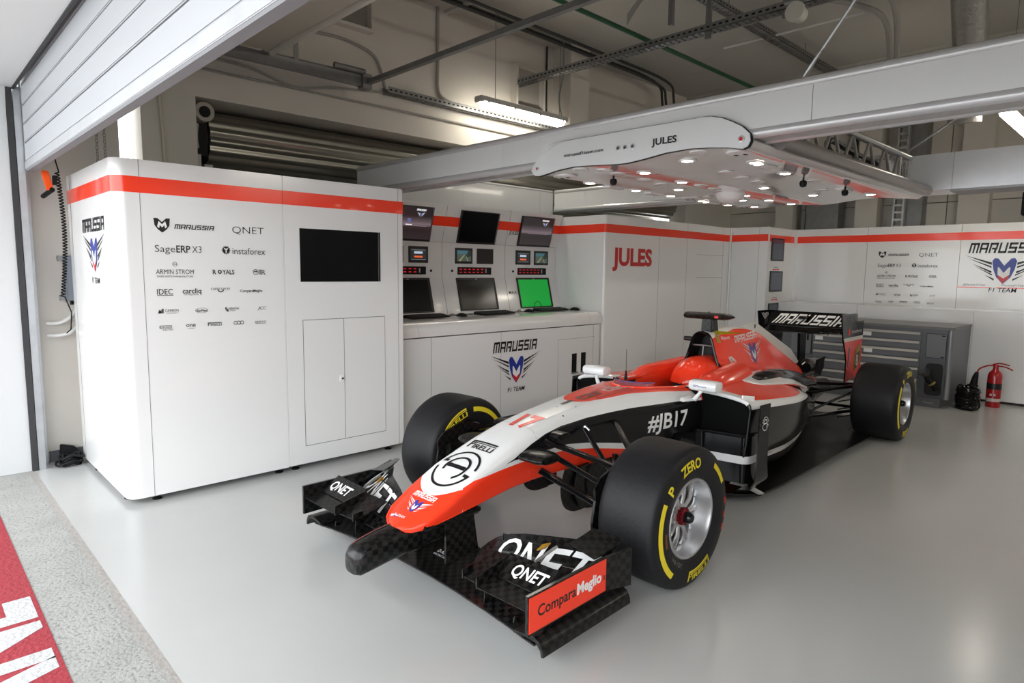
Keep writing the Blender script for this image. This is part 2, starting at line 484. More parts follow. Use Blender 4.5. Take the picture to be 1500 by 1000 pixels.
# ================================================================ SECTIONAL GARAGE DOOR
DOORW = mat('door_panel_white', (.46, .475, .50), .35)
DOORI = mat('door_panel_inside', (.50, .475, .40), .5)
RUBSEAL = mat('rubber_seal', (.03, .03, .032), .6)
door = thing('sectional_door', 'white sectional garage door, half raised above the cabinet', 'garage door', (.72, 2, 2.06))
def dpart(name, m, a, b, bevel=0):
    o = bx(name, m, a, b, door, bevel); o.matrix_parent_inverse = Matrix.Translation((-.72, -2, -2.06)); return o
zz = [2.115, 2.235, 2.355, 2.475, 2.60, 2.74]
for z0, z1 in zip(zz, zz[1:]):
    dpart('door_panel', DOORW, (.70, -.90, z0 + .004), (.74, 5.40, z1 - .004), .004)
dpart('bottom_rail', mat('bottom_rail', (.52, .53, .55), .4, metal=.4, noise=.12), (.695, -.90, 2.062), (.745, 5.41, 2.113), .003)
dpart('bottom_seal', mat('grey_seal', (.22, .22, .23), .6), (.70, -.90, 2.050), (.74, 5.40, 2.062))
dpart('end_cap', STEEL, (.70, 5.40, 2.06), (.745, 5.42, 2.74))
for k in range(4):
    x0 = 1.02 + k * .325
    dpart('stored_panel', DOORI, (x0, -.90, 3.16), (x0 + .317, 5.25, 3.20), .003)
dpart('stored_panel_edge', mat('panel_edge', (.58, .56, .50), .5), (2.315, -.90, 3.13), (2.345, 5.25, 3.20))
# black seal strips around the opening
seal = MB().box(.622, 5.443, 0, .655, 5.46, 2.59).box(.656, -.90, 2.583, .672, 5.46, 2.61).build('door_seal', RUBSEAL)
seal.name = 'trim_4'; struct(seal)
# vertical track (galvanised angle with bolts)
trk = thing('door_track', 'galvanised vertical door track with bolts beside the white jamb', 'door track', (.68, 5.45, 0))
tm = Matrix.Translation((-.68, -5.45, 0))
for nm, a, b, m_ in (('rail', (.66, 5.45, 0), (.668, 5.60, 2.6), STEEL), ('rail', (.70, 5.50, 0), (.708, 5.64, 3.1), STEEL), ('rail_lip', (.668, 5.45, .0), (.70, 5.458, 2.6), STEEL), ('rail_lip', (.708, 5.595, 0), (.735, 5.603, 3.1), STEEL)):
    bx(nm, m_, a, b, trk).matrix_parent_inverse = tm
for z in (.12, .25, .75, 1.15, 1.55, 1.95):
    for y_ in (5.49, 5.54):
        MB().lathe([(.011, 0), (.011, -.004), (.006, -.01)], (.66, y_, z), 'x', 10).build('bolt', ALU, trk).matrix_parent_inverse = tm
# horizontal tracks with a cross strut
ht = thing('overhead_track', 'galvanised horizontal door track below the ceiling at the left wall', 'door track', (1.2, 5.32, 3.1))
tm = Matrix.Translation((-1.2, -5.32, -3.1))
for nm, a, b in (('rail', (1.0, 5.29, 3.07), (3.25, 5.30, 3.16)), ('rail_lip', (1.0, 5.30, 3.07), (3.25, 5.34, 3.078)), ('rail_lip', (1.0, 5.30, 3.152), (3.25, 5.34, 3.16)), ('angle', (2.3, 5.34, 3.18), (3.3, 5.40, 3.19)), ('hanger', (2.55, 5.30, 3.16), (2.59, 5.31, 3.9)), ('end_bracket', (3.18, 5.26, 3.05), (3.27, 5.36, 3.18))):
    bx(nm, STEELD, a, b, ht).matrix_parent_inverse = tm
MB().tube([(2.9, 5.27, 3.19), (3.2, 5.27, 3.19)], .025, 12).build('spring', STEELD, ht, smooth=True).matrix_parent_inverse = tm
st = MB(); st.box(3.22, -.90, 3.09, 3.26, 5.26, 3.13); st.box(3.26, -.90, 3.09, 3.264, 5.26, 3.15)
tag(st.build('cross_strut', STEELD), 'long steel strut crossing the garage from the overhead door track', 'strut')

# emergency release handle and coiled cable at the door
hd = thing('release_lever', 'orange and black release lever hanging under the raised door', 'lever', (.80, 5.33, 2.0))
tm = Matrix.Translation((-.80, -5.33, -2.0))
MB().hexa([(.79, 5.30, 1.93), (.83, 5.30, 1.93), (.83, 5.33, 1.93), (.79, 5.33, 1.93)], [(.77, 5.33, 2.06), (.81, 5.33, 2.06), (.81, 5.37, 2.06), (.77, 5.37, 2.06)]).build('bracket', mat('orange_plastic', S(240, 90, 30), .4), hd, bevel=.004).matrix_parent_inverse = tm
MB().tube([(.79, 5.46, 1.90), (.82, 5.30, 1.935)], .016, 10).build('grip', BLACKM, hd, smooth=True).matrix_parent_inverse = tm
MB().box(.83, 5.30, 1.97, .85, 5.35, 2.03).build('mount', BLACKM, hd).matrix_parent_inverse = tm
pts = []
for i in range(420):
    t = i / 419; a = t * 2 * PI * 42
    pts.append((.86 + .012 * math.cos(a) + .03 * math.sin(t * 3), 5.36 + .012 * math.sin(a) + .1 * t, 2.06 - t * .85))
pts = [(.84, 5.30, 2.16)] + pts + [(.91, 5.46, 1.1), (.90, 5.46, .98), (.88, 5.5, .95)]
tag(MB().tube(pts, .0045, 5).build('coiled_cable', BLACKM, smooth=True), 'black coiled cable hanging beside the grey control box', 'cable')
cb = thing('control_box', 'grey control box on the left wall beside the door track', 'control box', (.95, 5.6, 1.3))
tm = Matrix.Translation((-.95, -5.6, -1.3))
bx('housing', mat('box_grey', (.17, .19, .22), .5), (.90, 5.50, 1.18), (1.08, 5.62, 1.50), cb, .006).matrix_parent_inverse = tm
for z in (1.2, 1.48):
    bx('bracket', STEELD, (.865, 5.56, z - .02), (.90, 5.60, z + .02), cb).matrix_parent_inverse = tm
    MB().lathe([(.007, 0), (.007, -.008)], (.865, 5.58, z), 'x', 8).build('screw', ALU, cb).matrix_parent_inverse = tm
for k in range(3):
    MB().cyl((.93 + k * .045, 5.55, 1.15), .012, .03, 'z', 10).build('cable_gland', BLACKM, cb).matrix_parent_inverse = tm
WCABLE = mat('white_cable', (.7, .7, .68), .5)
for k, (z0, dz, lab) in enumerate(((1.12, -.10, 'white conduit curving out below the grey control box'), (.98, -.05, 'lower white conduit with black ends near the door track'))):
    tag(MB().tube(crom([(.98, 5.60, z0 + .02), (.92, 5.57, z0 + dz * .6), (.85, 5.58, z0 + dz), (.78, 5.6, z0 + dz)], 6), .014, 8).build('conduit', WCABLE, smooth=True), lab, 'conduit')
# chain loop and vertical cable on the column
ch = thing('hand_chain', 'steel hand chain loop hanging above the white cabinet', 'chain', (1.15, 5.58, 2.0))
lk = MB().tube([(.009 * math.cos(a) , 0, .014 * math.sin(a)) for a in [2 * PI * k / 10 for k in range(11)]], .0025, 5, False)
lme = None
for s_ in (0, .05):
    for k in range(36):
        if lme is None:
            o = lk.build('link', STEELD, ch); lme = o.data
        else:
            o = link('link', lme, ch)
        o.location = (s_, 0, k * .024); o.rotation_euler = (0, 0, (PI / 2) * (k % 2) + .4)
bx('bracket', STEELD, (-.01, -.02, .86), (.06, .07, .88), ch)
tag(MB().tube([(1.62, 5.635, 1.9), (1.62, 5.635, 2.35), (1.60, 5.635, 2.75), (1.60, 5.635, 3.0)], .014, 8).build('conduit', mat('cream_conduit', (.62, .58, .48), .6), smooth=True), 'cream vertical conduit on the wall beside the bright window slot', 'conduit')
# clutter at the foot of the track
cl = thing('cable_heap', 'heap of black cables on the floor behind the white cabinet', 'cables', (.82, 5.5, 0))
tm = Matrix.Translation((-.82, -5.5, 0))
for k in range(9):
    cx_, cy_ = .835 + random.uniform(-.015, .015), 5.45 + random.uniform(-.03, .03)
    r_ = random.uniform(.04, .075); z_ = .012 + .008 * k
    MB().tube([(cx_ + r_ * math.cos(a), cy_ + .7 * r_ * math.sin(a), z_ + .01 * math.sin(3 * a)) for a in [2 * PI * i / 20 for i in range(21)]], .008, 6, False).build('cable_loop', BLACKM, cl, smooth=True).matrix_parent_inverse = tm
bk = MB().hexa([(.80, 5.56, 0), (.92, 5.56, 0), (.92, 5.615, 0), (.80, 5.615, 0)], [(.81, 5.57, .13), (.90, 5.57, .10), (.90, 5.615, .10), (.81, 5.615, .13)]).build('cable_block', BLACKM, bevel=.006)
tag(bk, 'black rubber block standing at the foot of the left wall', 'block')

# ================================================================ ROLLER SHUTTER IN THE LEFT WALL
SLAT = mat('shutter_slat', (.36, .35, .31), .3, metal=.85, noise=.1, nscale=3)
rs = thing('roller_shutter', 'ribbed metal roller shutter coiled in the left wall recess', 'roller shutter', (2.0, 6.0, 0))
tm = Matrix.Translation((-2.0, -6.0, 0))
def slat(x0, x1, p, q, bulge=.022):
    """slat between two points of a YZ section, bulging outwards"""
    p, q = Vector((0, *p)), Vector((0, *q)); t = (q - p).normalized(); nrm = Vector((0, t.z, -t.y))
    prof = []
    for k in range(7):
        a = k / 6; h = bulge * math.sin(PI * min(1, max(0, (a - .08) / .84)))
        prof.append(p + (q - p) * a + nrm * h)
    back = [p - nrm * .006, q - nrm * .006]
    ring = [*prof, back[1], back[0]]
    m_ = MB(); m_.rings([[(x0, v.y, v.z) for v in ring], [(x1, v.y, v.z) for v in ring]], True, True)
    o = m_.build('slat', SLAT, rs, smooth=50); o.matrix_parent_inverse = tm
cyc, czc, rr = 6.02, 2.52, .235
angs = [math.radians(100 + 19.5 * k) for k in range(9)]
for a, b in zip(angs, angs[1:]):
    slat(2.02, 9.25, (cyc + rr * math.cos(a), czc + rr * math.sin(a)), (cyc + rr * math.cos(b), czc + rr * math.sin(b)), .020)
for k in range(9):
    z1 = 2.255 - k * .075
    slat(2.02, 9.25, (5.92, z1), (5.92, z1 - .075), .016)
MB().cyl((2.0, cyc, czc), rr - .03, 7.26, 'x', 28).build('drum', mat('drum_dark', (.05, .05, .045), .5), rs, smooth=True).matrix_parent_inverse = tm
bx('side_guide', STEELD, (1.99, 5.86, 0), (2.06, 5.95, 2.30), rs).matrix_parent_inverse = tm
bx('end_plate', BLACKM, (1.90, 5.80, 2.36), (2.0, 6.2, 2.66), rs).matrix_parent_inverse = tm
bx('bracket', STEELD, (1.88, 5.75, 2.25), (1.93, 6.2, 2.36), rs).matrix_parent_inverse = tm
mo = MB(); mo.lathe([(.05, 0), (.078, 0), (.078, .10), (.066, .11), (.066, .16)], (1.955, 5.70, 2.70), 'y', 24)
mo.build('motor', mat('motor_cream', (.42, .40, .35), .5), rs, smooth=True).matrix_parent_inverse = tm
MB().lathe([(.045, -.006), (.045, .002)], (1.955, 5.70, 2.70), 'y', 20).build('motor_vent', BLACKM, rs).matrix_parent_inverse = tm
MB().tube(crom([(1.90, 5.74, 2.60), (1.885, 5.72, 2.53), (1.89, 5.74, 2.46), (1.91, 5.78, 2.42)], 5), .018, 8).build('motor_cable', mat('grey_hose', (.45, .44, .42), .6), rs, smooth=True).matrix_parent_inverse = tm
# ================================================================ WHITE CABINETS AND PARTITIONS
YC, ZT, ZS0, ZS1 = 4.252, 2.048, 1.858, 1.95
EX, UZ = (1, 0, 0), (0, 0, 1)
def foot(x, y, parent):
    f = MB().lathe([(.028, .0), (.028, .006), (.012, .012), (.007, .014), (.007, .04)], (x, y, 0), 'z', 14).build('levelling_foot', BLACKM, parent, smooth=True)
    return f
def sponsor_board(parent, mp, sx=1.0):
    """grid of sponsor names; mp maps (u, v) in metres from the board's top-left name"""
    mpl = lifted(mp)
    P = lambda n, g, m_=BLACKP: decal(n, g, mpl if m_ is WHITEP else mp, m_, parent)
    def t(s, x, z, h, w, bold=0., m_=BLACKP, shear=0): P('lettering', xf(text2d(s, h, bold, width=w, shear=shear), dx=x, dy=z - h / 2), m_)
    P('logo', xf(poly2d(heart_m()), dx=.0, dy=-.04, s=.09, sy=.085))
    P('logo', xf(poly2d([(.20, .42), (.30, .80), (.5, .58), (.7, .80), (.80, .42), (.68, .30), (.64, .52), (.5, .36), (.36, .52), (.32, .30)]), dx=0, dy=-.04, s=.09, sy=.085), WHITEP)
    P('lettering', xf(wordmark(.028, .235), dx=.112, dy=-.014))
    t('QNET', .455, .0, .046, .205, -.012)
    t('Sage', .0, -.133, .044, .112, -.008); t('ERP', .118, -.133, .044, .08, .014); t('X3', .208, -.133, .044, .055, -.008)
    P('logo', merge2d(xf(arc2d(0, .023, 0, 360, 20), dx=.412, dy=-.133), *[poly2d([(.412 + .02 * math.cos(a - .15), -.133 + .02 * math.sin(a - .15)), (.412 + .031 * math.cos(a), -.133 + .031 * math.sin(a)), (.412 + .02 * math.cos(a + .15), -.133 + .02 * math.sin(a + .15))]) for a in [2 * PI * k / 12 for k in range(12)]]))
    P('logo', xf(poly2d(rect(-.003, -.018, .003, .01), [(-.014, .012), (-.008, .014), (.0, .002), (0, -.006)], [(.014, .012), (.008, .014), (0, .002), (0, -.006)]), dx=.412, dy=-.133), WHITEP)
    t('instaforex', .452, -.135, .044, .212, -.004)
    P('logo', merge2d(xf(arc2d(.011, .0135, 0, 360, 18), dx=.106, dy=-.226), poly2d(rect(.096, -.228, .116, -.224))))
    t('ARMIN STROM', .0, -.271, .03, .212, -.004); t('SWISS WATCH MANUFACTURE', .004, -.30, .012, .204, 0)
    t('R', .325, -.271, .03, .022, .018); t('YALS', .384, -.271, .03, .075, .018)
    P('logo', xf(arc2d(.006, .013, 0, 360, 16), dx=.368, dy=-.271))
    P('logo', merge2d(xf(arc2d(.015, .0185, 0, 360, 20), dx=.598, dy=-.271), xf(arc2d(0, .005, 0, 360, 8), dx=.593, dy=-.268), xf(arc2d(0, .005, 0, 360, 8), dx=.603, dy=-.268), poly2d(rect(.62, -.288, .624, -.254), rect(.628, -.288, .632, -.254))))
    t('R', .637, -.271, .034, .026, 0)
    t('IDEC', .0, -.391, .036, .088, 0); P('logo', poly2d(rect(0, -.416, .09, -.413)))
    t('carcliq', .143, -.388, .032, .108, .012); t('carcliq.co.uk', .15, -.410, .01, .085, 0)
    t('CAPSICUM RE', .31, -.378, .015, .118, -.002); P('logo', xf(arc2d(.016, .022, 200, 340, 12), dx=.37, dy=-.378))
    t('ComparaMeglio', .492, -.393, .018, .145, .012)
    P('logo', poly2d([(.0, -.522), (.008, -.498), (.012, -.51), (.02, -.498), (.02, -.522)], rect(.023, -.522, .031, -.495)))
    t('CARBON', .04, -.506, .016, .075, 0); t('CONNECT', .046, -.522, .007, .066, 0)
    P('logo', merge2d(xf(arc2d(.0165, .018, 0, 360, 22), s=2.1, sy=.9, dx=.25, dy=-.512))); t('EarPlan', .222, -.512, .017, .058, .012)
    P('logo', poly2d([(.392, -.5), (.402, -.495), (.402, -.522), (.397, -.52)], [(.405, -.51), (.413, -.505), (.413, -.528), (.405, -.525)])); t('HEXAGON', .418, -.506, .015, .062, .006); t('METROLOGY', .42, -.52, .006, .04, 0)
    t('JCC', .603, -.508, .020, .055, .006, shear=.3)
    P('logo', poly2d(rect(.005, -.598, .072, -.596), rect(.005, -.615, .072, -.613), rect(.005, -.615, .0075, -.596), rect(.07, -.615, .072, -.596))); t('LINCOLN', .010, -.605, .012, .058, .006); t('ELECTRIC', .022, -.623, .010, .06, 0)
    t('one', .155, -.598, .026, .055, .012); t('ALLIANCE', .163, -.622, .006, .038, 0)
    P('lettering', xf(long_p(.022, .085), dx=.283, dy=-.612))
    for k in range(3): P('logo', xf(arc2d(.009, .0125, 0, 360, 16), dx=.455 + k * .021, dy=-.60))
    t('sparco', .582, -.597, .018, .075, 0); P('logo', poly2d(rect(.582, -.613, .657, -.611)))
def team_logo(parent, o, u, s, m=None):
    nn = Vector(u).cross(Vector(UZ)) * .0012
    put_emblem(plane_map(o, u, UZ), s, parent, word=BLACKP, team=BLACKP, lift=lambda p: p + nn)

# --- corner cabinet with the sponsor names
X0 = .935
cabA = wthing('tall_cabinet', 'tall white corner cabinet covered with black sponsor names and a red band', 'cabinet', (1.4, 4.8, 0))
R_ = .075
def corner_sheet(z0, z1, m_, nm, off=0.):
    """front and end sheet with a rounded corner, drawn as one bent sheet"""
    prof = [(X0 - off, 5.50)]
    for k in range(9):
        a = PI + (PI / 2) * k / 8
        prof.append((X0 + R_ + (R_ + off) * math.cos(a), YC + R_ + (R_ + off) * math.sin(a)))
    prof.append((1.934, YC - off))
    inner = [(1.934, YC + .03), (X0 + R_, YC + .04), (X0 + .03, YC + R_ + .01), (X0 + .03, 5.50)]
    ring = prof + inner
    return MB().rings([[(x, y, z0) for x, y in ring], [(x, y, z1) for x, y in ring]], True, True).build(nm, m_, cabA, smooth=True)
bx('carcass', PANEL, (X0 + .03, YC + .04, .035), (1.925, 5.50, ZT - .004), cabA)
corner_sheet(.035, ZT, PANEL, 'panel')
corner_sheet(ZS0, ZS1, REDM, 'red_band', .0015)
bx('seam', SEAM, (1.075, YC - .0012, .036), (1.077, YC + .003, ZT - .001), cabA)
bx('seam', SEAM, (X0 - .0012, 5.40, .036), (X0 + .003, 5.402, ZT - .001), cabA)
for p in ((1.10, 4.30), (1.88, 4.30), (.975, 4.42), (.975, 5.20)): foot(*p, cabA)
sponsor_board(cabA, plane_map((1.142, YC - .0022, 1.674), EX, UZ))
put_emblem(plane_map((X0 - .0022, 4.765, 1.545), (0, -1, 0), (0, 0, .92)), .31, cabA, word=None, team=BLACKP, lift=lambda p: p + Vector((-.001, 0, 0)))
decal('lettering', xf(wordmark(.085, .60, .1), dx=-.30), plane_map((X0 - .0022, 4.765, 1.645), (0, -1, 0), UZ), BLACKP, cabA)

# --- cabinet with the big screen and double doors
cabB = wthing('tall_cabinet', 'tall white cabinet with a black screen above double doors', 'cabinet', (2.42, 4.8, 0))
bx('carcass', PANEL, (1.936, YC, .035), (2.905, 5.05, ZT), cabB, .006)
bx('red_band', REDM, (1.936, YC - .0015, ZS0), (2.9, YC + .004, ZS1), cabB)
bx('red_band', REDM, (2.9, YC, ZS0), (2.9065, 5.0, ZS1), cabB)
bx('seam', SEAM, (2.856, YC - .001, .036), (2.858, YC + .003, ZT - .001), cabB)
sc = bx('screen', SCREEN, (2.052, YC - .003, 1.337), (2.695, YC + .02, 1.706), cabB)
bx('screen_bezel', mat('bezel_grey', (.10, .11, .12), .3), (2.678, YC - .004, 1.337), (2.684, YC - .0025, 1.706), sc)
for k, (x0, x1) in enumerate(((2.064, 2.377), (2.381, 2.729))):
    d = bx('door', PANEL, (x0, YC - .0015, .168), (x1, YC + .01, 1.067), cabB)
fr = MB()
for a in ((2.060, .164, 2.064, 1.071), (2.729, .164, 2.732, 1.071), (2.060, 1.067, 2.732, 1.071), (2.060, .164, 2.732, .168), (2.377, .168, 2.381, 1.067)):
    fr.box(a[0], YC - .001, a[1], a[2], YC + .002, a[3])
fr.build('door_gap', SEAM, cabB)
lkk = bx('lock', mat('lock_white', (.85, .85, .84), .3), (2.337, YC - .008, .603), (2.372, YC, .650), cabB, .003)
bx('key_slot', BLACKM, (2.352, YC - .0095, .618), (2.366, YC - .0075, .632), lkk)
for p in ((2.0, 4.30), (2.78, 4.30)): foot(*p, cabB)

# ================================================================ ENGINEERS' CONSOLE
con = wthing('engineer_console', 'white engineering console with tilted screens, intercoms and a red band', 'console', (4.3, 4.8, 0))
CX0, CX1 = 2.93, 5.665
PROF = [(5.047, 2.066), (5.144, 1.70), (5.146, 1.362), (5.049, .985)]    # y, z of the face
secs = [(2.93, 3.977), (3.979, 4.839), (4.841, 5.665)]
for x0, x1 in secs:
    for k in range(3):
        (ya, za), (yb, zb) = PROF[k], PROF[k + 1]
        MB().hexa([(x0, ya, za), (x1, ya, za), (x1, yb, zb), (x0, yb, zb)], [(x0, ya + .12, za), (x1, ya + .12, za), (x1, yb + .12, zb), (x0, yb + .12, zb)]).build('fascia_panel', PANEL, con)
def on_face(k, x, t, off=0.):
    (ya, za), (yb, zb) = PROF[k], PROF[k + 1]
    d = Vector((0, yb - ya, zb - za)).normalized(); nrm = Vector((0, d.z, -d.y))
    if nrm.y > 0: nrm = -nrm
    return Vector((x, ya + (yb - ya) * t, za + (zb - za) * t)) + nrm * off
def face_box(name, m_, k, x0, x1, t0, t1, th=.012, parent=None, base=0.):
    a = [on_face(k, x, t, base) for x, t in ((x0, t0), (x1, t0), (x1, t1), (x0, t1))]
    b = [on_face(k, x, t, base + th) for x, t in ((x0, t0), (x1, t0), (x1, t1), (x0, t1))]
    return MB().hexa(b, a).build(name, m_, parent or con)
t0 = (2.066 - ZS1) / (2.066 - 1.70); t1 = (2.066 - ZS0) / (2.066 - 1.70)
face_box('red_band', REDM, 0, CX0, CX1, t0, t1, .0015)
for x in (3.978, 4.84):
    for k in range(3): face_box('seam', SEAM, k, x - .0012, x + .0012, 0, 1, .0012)
face_box('seam', SEAM, 1, CX0, CX1, -.003, .003, .001)
def wall_mat(name, lo, hi):
    """on-screen picture: dark wallpaper with a pale horizontal glow"""
    m = bpy.data.materials.new(name); m.use_nodes = True
    nt = m.node_tree; b = nt.nodes['Principled BSDF']
    tc = nt.nodes.new('ShaderNodeTexCoord'); sp = nt.nodes.new('ShaderNodeSeparateXYZ'); nt.links.new(tc.outputs['Object'], sp.inputs[0])
    f = npiece(nt, sp.outputs['Z'], [(1.68, .10), (1.80, .02), (1.838, .08), (1.845, .6), (1.86, .85), (1.88, .45), (1.93, .02), (2.06, 0)])
    c = nmix(nt, f, lo, hi)
    b.inputs['Base Color'].default_value = (.006, .006, .006, 1); b.inputs['Roughness'].default_value = .12
    nt.links.new(c, b.inputs['Emission Color']); b.inputs['Emission Strength'].default_value = .5
    return m
WALLP = wall_mat('desktop_wallpaper', (.018, .013, .014), (.20, .15, .17))
BEZEL = mat('monitor_bezel', (.012, .012, .013), .3)
def face_decal(g, k, xc, t, m_, parent, off):
    """flat picture element: u along x, v upwards on console face k"""
    (ya, za), (yb, zb) = PROF[k], PROF[k + 1]; Lk = math.hypot(yb - ya, zb - za)
    return decal('screen_graphic', g, lambda a, b: on_face(k, xc + a, t - b / Lk, off), m_, parent)
EMW = mat('screen_white', (.75, .76, .8), .4, emit=.5)
EMR = mat('screen_red', (.62, .10, .03), .4, emit=.45)
EMB = mat('screen_blue', (.08, .10, .25), .4, emit=.5)
for i, (x0, x1, on) in enumerate(((3.294, 3.81, True), (4.155, 4.67, False), (5.011, 5.527, True))):
    mon = face_box('monitor', BEZEL, 0, x0, x1, .11, .985, .022)
    face_box('screen', WALLP if on else SCREEN, 0, x0 + .012, x1 - .018, .13, .935, .001, mon, .022)
    face_box('screen_edge', mat('edge_silver', (.35, .36, .38), .3), 0, x1 - .012, x1 - .009, .12, .955, .002, mon, .022)
    if on:
        xl = x1 - .15
        face_decal(xf(wordmark(.018, .11), dx=-.055, dy=0), 0, xl, .22, EMW, mon, .0245)
        face_decal(xf(emblem()['wing'], s=.05, dy=-.02), 0, xl, .24, EMW, mon, .0245)
        face_decal(xf(emblem()['blue'], s=.05, dy=-.02), 0, xl, .24, EMB, mon, .0246)
        face_decal(poly2d(rect(-.2, -.001, .13, .001)), 0, x1 - .2, .60, mat('screen_line', (.3, .26, .28), .4, emit=.5), mon, .0245)
        if i == 0:
            face_decal(merge2d(poly2d(rect(-.02, -.02, .02, .02))), 0, 3.535, .47, EMB, mon, .0246)
            face_decal(poly2d(rect(-.035, -.004, .035, .004)), 0, 3.535, .575, EMW, mon, .0246)
# pairs of small screens
PICT = mat('track_view_sky', S(70, 110, 120), .4, emit=.28); PICR = mat('track_view_road', S(75, 90, 85), .4, emit=.25); PICD = mat('track_view_dark', (.02, .035, .03), .4, emit=.3)
smalls = [(3.284, 3.512, 'off'), (3.574, 3.802, 'data'), (4.144, 4.372, 'track'), (4.435, 4.663, 'off'), (5.002, 5.23, 'data'), (5.294, 5.522, 'track')]
for x0, x1, kind in smalls:
    s_ = face_box('small_screen', BEZEL, 1, x0, x1, .14, .61, .008)
    if kind == 'off': continue
    xc = (x0 + x1) / 2; w = (x1 - x0) / 2 - .02
    if kind == 'data':
        face_decal(poly2d(rect(-w, -.055, w, .055)), 1, xc, .375, mat('data_ground', (.02, .025, .028), .3, emit=.3), s_, .0085)
        face_decal(poly2d(rect(-w * .55, .008, w * .5, .03)), 1, xc, .375, mat('data_bar', (.35, .42, .5), .4, emit=.5), s_, .0092)
        face_decal(poly2d(rect(-w * .55, -.03, w * .5, -.012)), 1, xc, .375, EMR, s_, .0092)
        face_decal(poly2d(rect(-w * .9, -.05, w * .9, -.045), rect(-w * .9, .042, w * .9, .046)), 1, xc, .375, mat('data_line', (.2, .2, .2), .4, emit=.4), s_, .0092)
    else:
        face_decal(poly2d(rect(-w, -.055, w, .055)), 1, xc, .375, PICR, s_, .0085)
        face_decal(poly2d([(-w, .02), (w * .5, .02), (w * .9, .055), (-w, .055)]), 1, xc, .375, PICT, s_, .0092)
        face_decal(poly2d([(w * .1, -.02), (w, .0), (w, .055), (w * .6, .055)]), 1, xc, .375, PICD, s_, .0093)
        face_decal(poly2d([(-w * .8, -.055), (-w * .5, -.055), (w * .1, .012), (0, .012)], [(w * .5, -.055), (w * .62, -.055), (w * .35, -.01), (w * .2, .0)]), 1, xc, .375, mat('track_kerb', (.32, .30, .12), .4, emit=.3), s_, .0095)
# intercom strips with red figures
LEDR = mat('led_red', (.45, .012, .02), .4, emit=.45)
for x0, x1 in ((3.32, 3.775), (4.178, 4.634), (5.036, 5.49)):
    ic = face_box('intercom', BLACKM, 1, x0, x1, .715, .94, .010)
    n_ = 6
    for k in range(n_):
        xx = x1 - .13 - (n_ - 1 - k) * .058
        if xx < x0 + .02: continue
        for dt in (.78, .87):
            face_box('display', LEDR, 1, xx - .015, xx + .015, dt - .014, dt + .014, .001, ic, .010)
    face_box('slider', mat('slider_ivory', (.4, .39, .34), .5), 1, x1 - .085, x1 - .07, .76, .89, .004, ic, .010)
for x in (3.84, 4.106, 4.964):
    q = on_face(1, x, .83, 0)
    MB().lathe([(.012, .002), (.012, -.008), (.006, -.01)], tuple(q), 'y', 10).build('socket', BLACKM, con)
for x0, x1, on in ((3.29, 3.807, 0), (4.15, 4.668, 1), (5.008, 5.524, 2)):
    mon = face_box('monitor', BEZEL, 2, x0, x1, .045, .925, .018)
    face_box('screen', [SCREEN, mat('screen_idle', (.012, .012, .009), .15), mat('screen_green', S(16, 165, 60), .4, emit=.22)][on], 2, x0 + .012, x1 - .03, .10, .895, .001, mon, .018)
    face_box('badge', ALU, 2, (x0 + x1) / 2 - .012, (x0 + x1) / 2 + .012, .07, .085, .001, mon, .018)
face_decal(xf(text2d('JULES', .042, .02, width=.14, shear=.2)), 0, 4.86, .675, BLACKP, con, .002)
face_decal(xf(text2d('MAX', .034, .005, width=.12)), 2, 4.864, .50, BLACKP, con, .002)
# desk body under the worktop
bx('carcass', PANEL, (CX0, 4.42, .03), (5.60, 5.2, .85), con)
bx('end_panel', PANEL, (5.60, 4.46, .03), (5.665, 5.2, .85), con)
for a, b in (((3.30, .03), (3.303, .85)), ((4.12, .03), (4.122, .85)), ((4.93, .03), (4.932, .72)), ((5.50, .03), (5.502, .85))):
    bx('seam', SEAM, (a[0], 4.4190, a[1]), (b[0], 4.424, b[1]), con)
bx('seam', SEAM, (4.93, 4.419, .72), (5.52, 4.424, .7225), con)
team_logo(con, (4.325, 4.4175, .53), EX, .345)
for x0 in (5.15, 5.30):
    bx('vent', BLACKM, (x0, 4.4165, .36), (x0 + .075, 4.424, .56), con)
    bx('vent_shelf', ALU, (x0 - .01, 4.40, .345), (x0 + .085, 4.424, .36), con)
for x in (3.1, 4.2, 5.2): foot(x, 4.47, con)
# the worktop is a thing of its own
wt = wthing('worktop', 'white rounded worktop running along the engineering console', 'worktop', (4.3, 4.7, .85))
for x0, x1 in ((CX0, 3.17), (3.173, 5.44), (5.443, 5.64)):
    prof = [(5.06, .86), (5.06, .975), (4.50, .985)] + [(4.50 - .085 * math.sin(a), .90 + .085 * math.cos(a)) for a in [PI / 2 * k / 6 for k in range(1, 7)]] + [(4.415, .86)]
    MB().rings([[(x0, y, z) for y, z in prof], [(x1, y, z) for y, z in prof]], True, True).build('worktop_section', PANEL, wt, smooth=True)
# keyboards and mice
KEY = mat('key_black', (.02, .02, .022), .45)
def keyboard(x, y, rz, label):
    k = thing('keyboard', label, 'keyboard', (x, y, .9865), rz, 'keyboards on the console worktop')
    MB().hexa([(-.22, -.075, 0), (.22, -.075, 0), (.22, .075, 0), (-.22, .075, 0)], [(-.22, -.075, .010), (.22, -.075, .010), (.22, .075, .026), (-.22, .075, .026)]).build('body', BLACKM, k, bevel=.003)
    base = MB().hexa([(-.006, -.006, 0), (.006, -.006, 0), (.006, .006, 0), (-.006, .006, 0)], [(-.0045, -.0045, .007), (.0045, -.0045, .007), (.0045, .0045, .007), (-.0045, .0045, .007)])
    me = None
    for r in range(5):
        for c in range(14):
            if me is None:
                o = base.build('key', KEY, k); me = o.data
            else: o = link('key', me, k)
            o.location = (-.20 + c * .0305 + (r % 2) * .004, -.058 + r * .028, .011 + (r * .028 + .017) * .107); o.scale = (2.1, 1.9, 1)
    return k
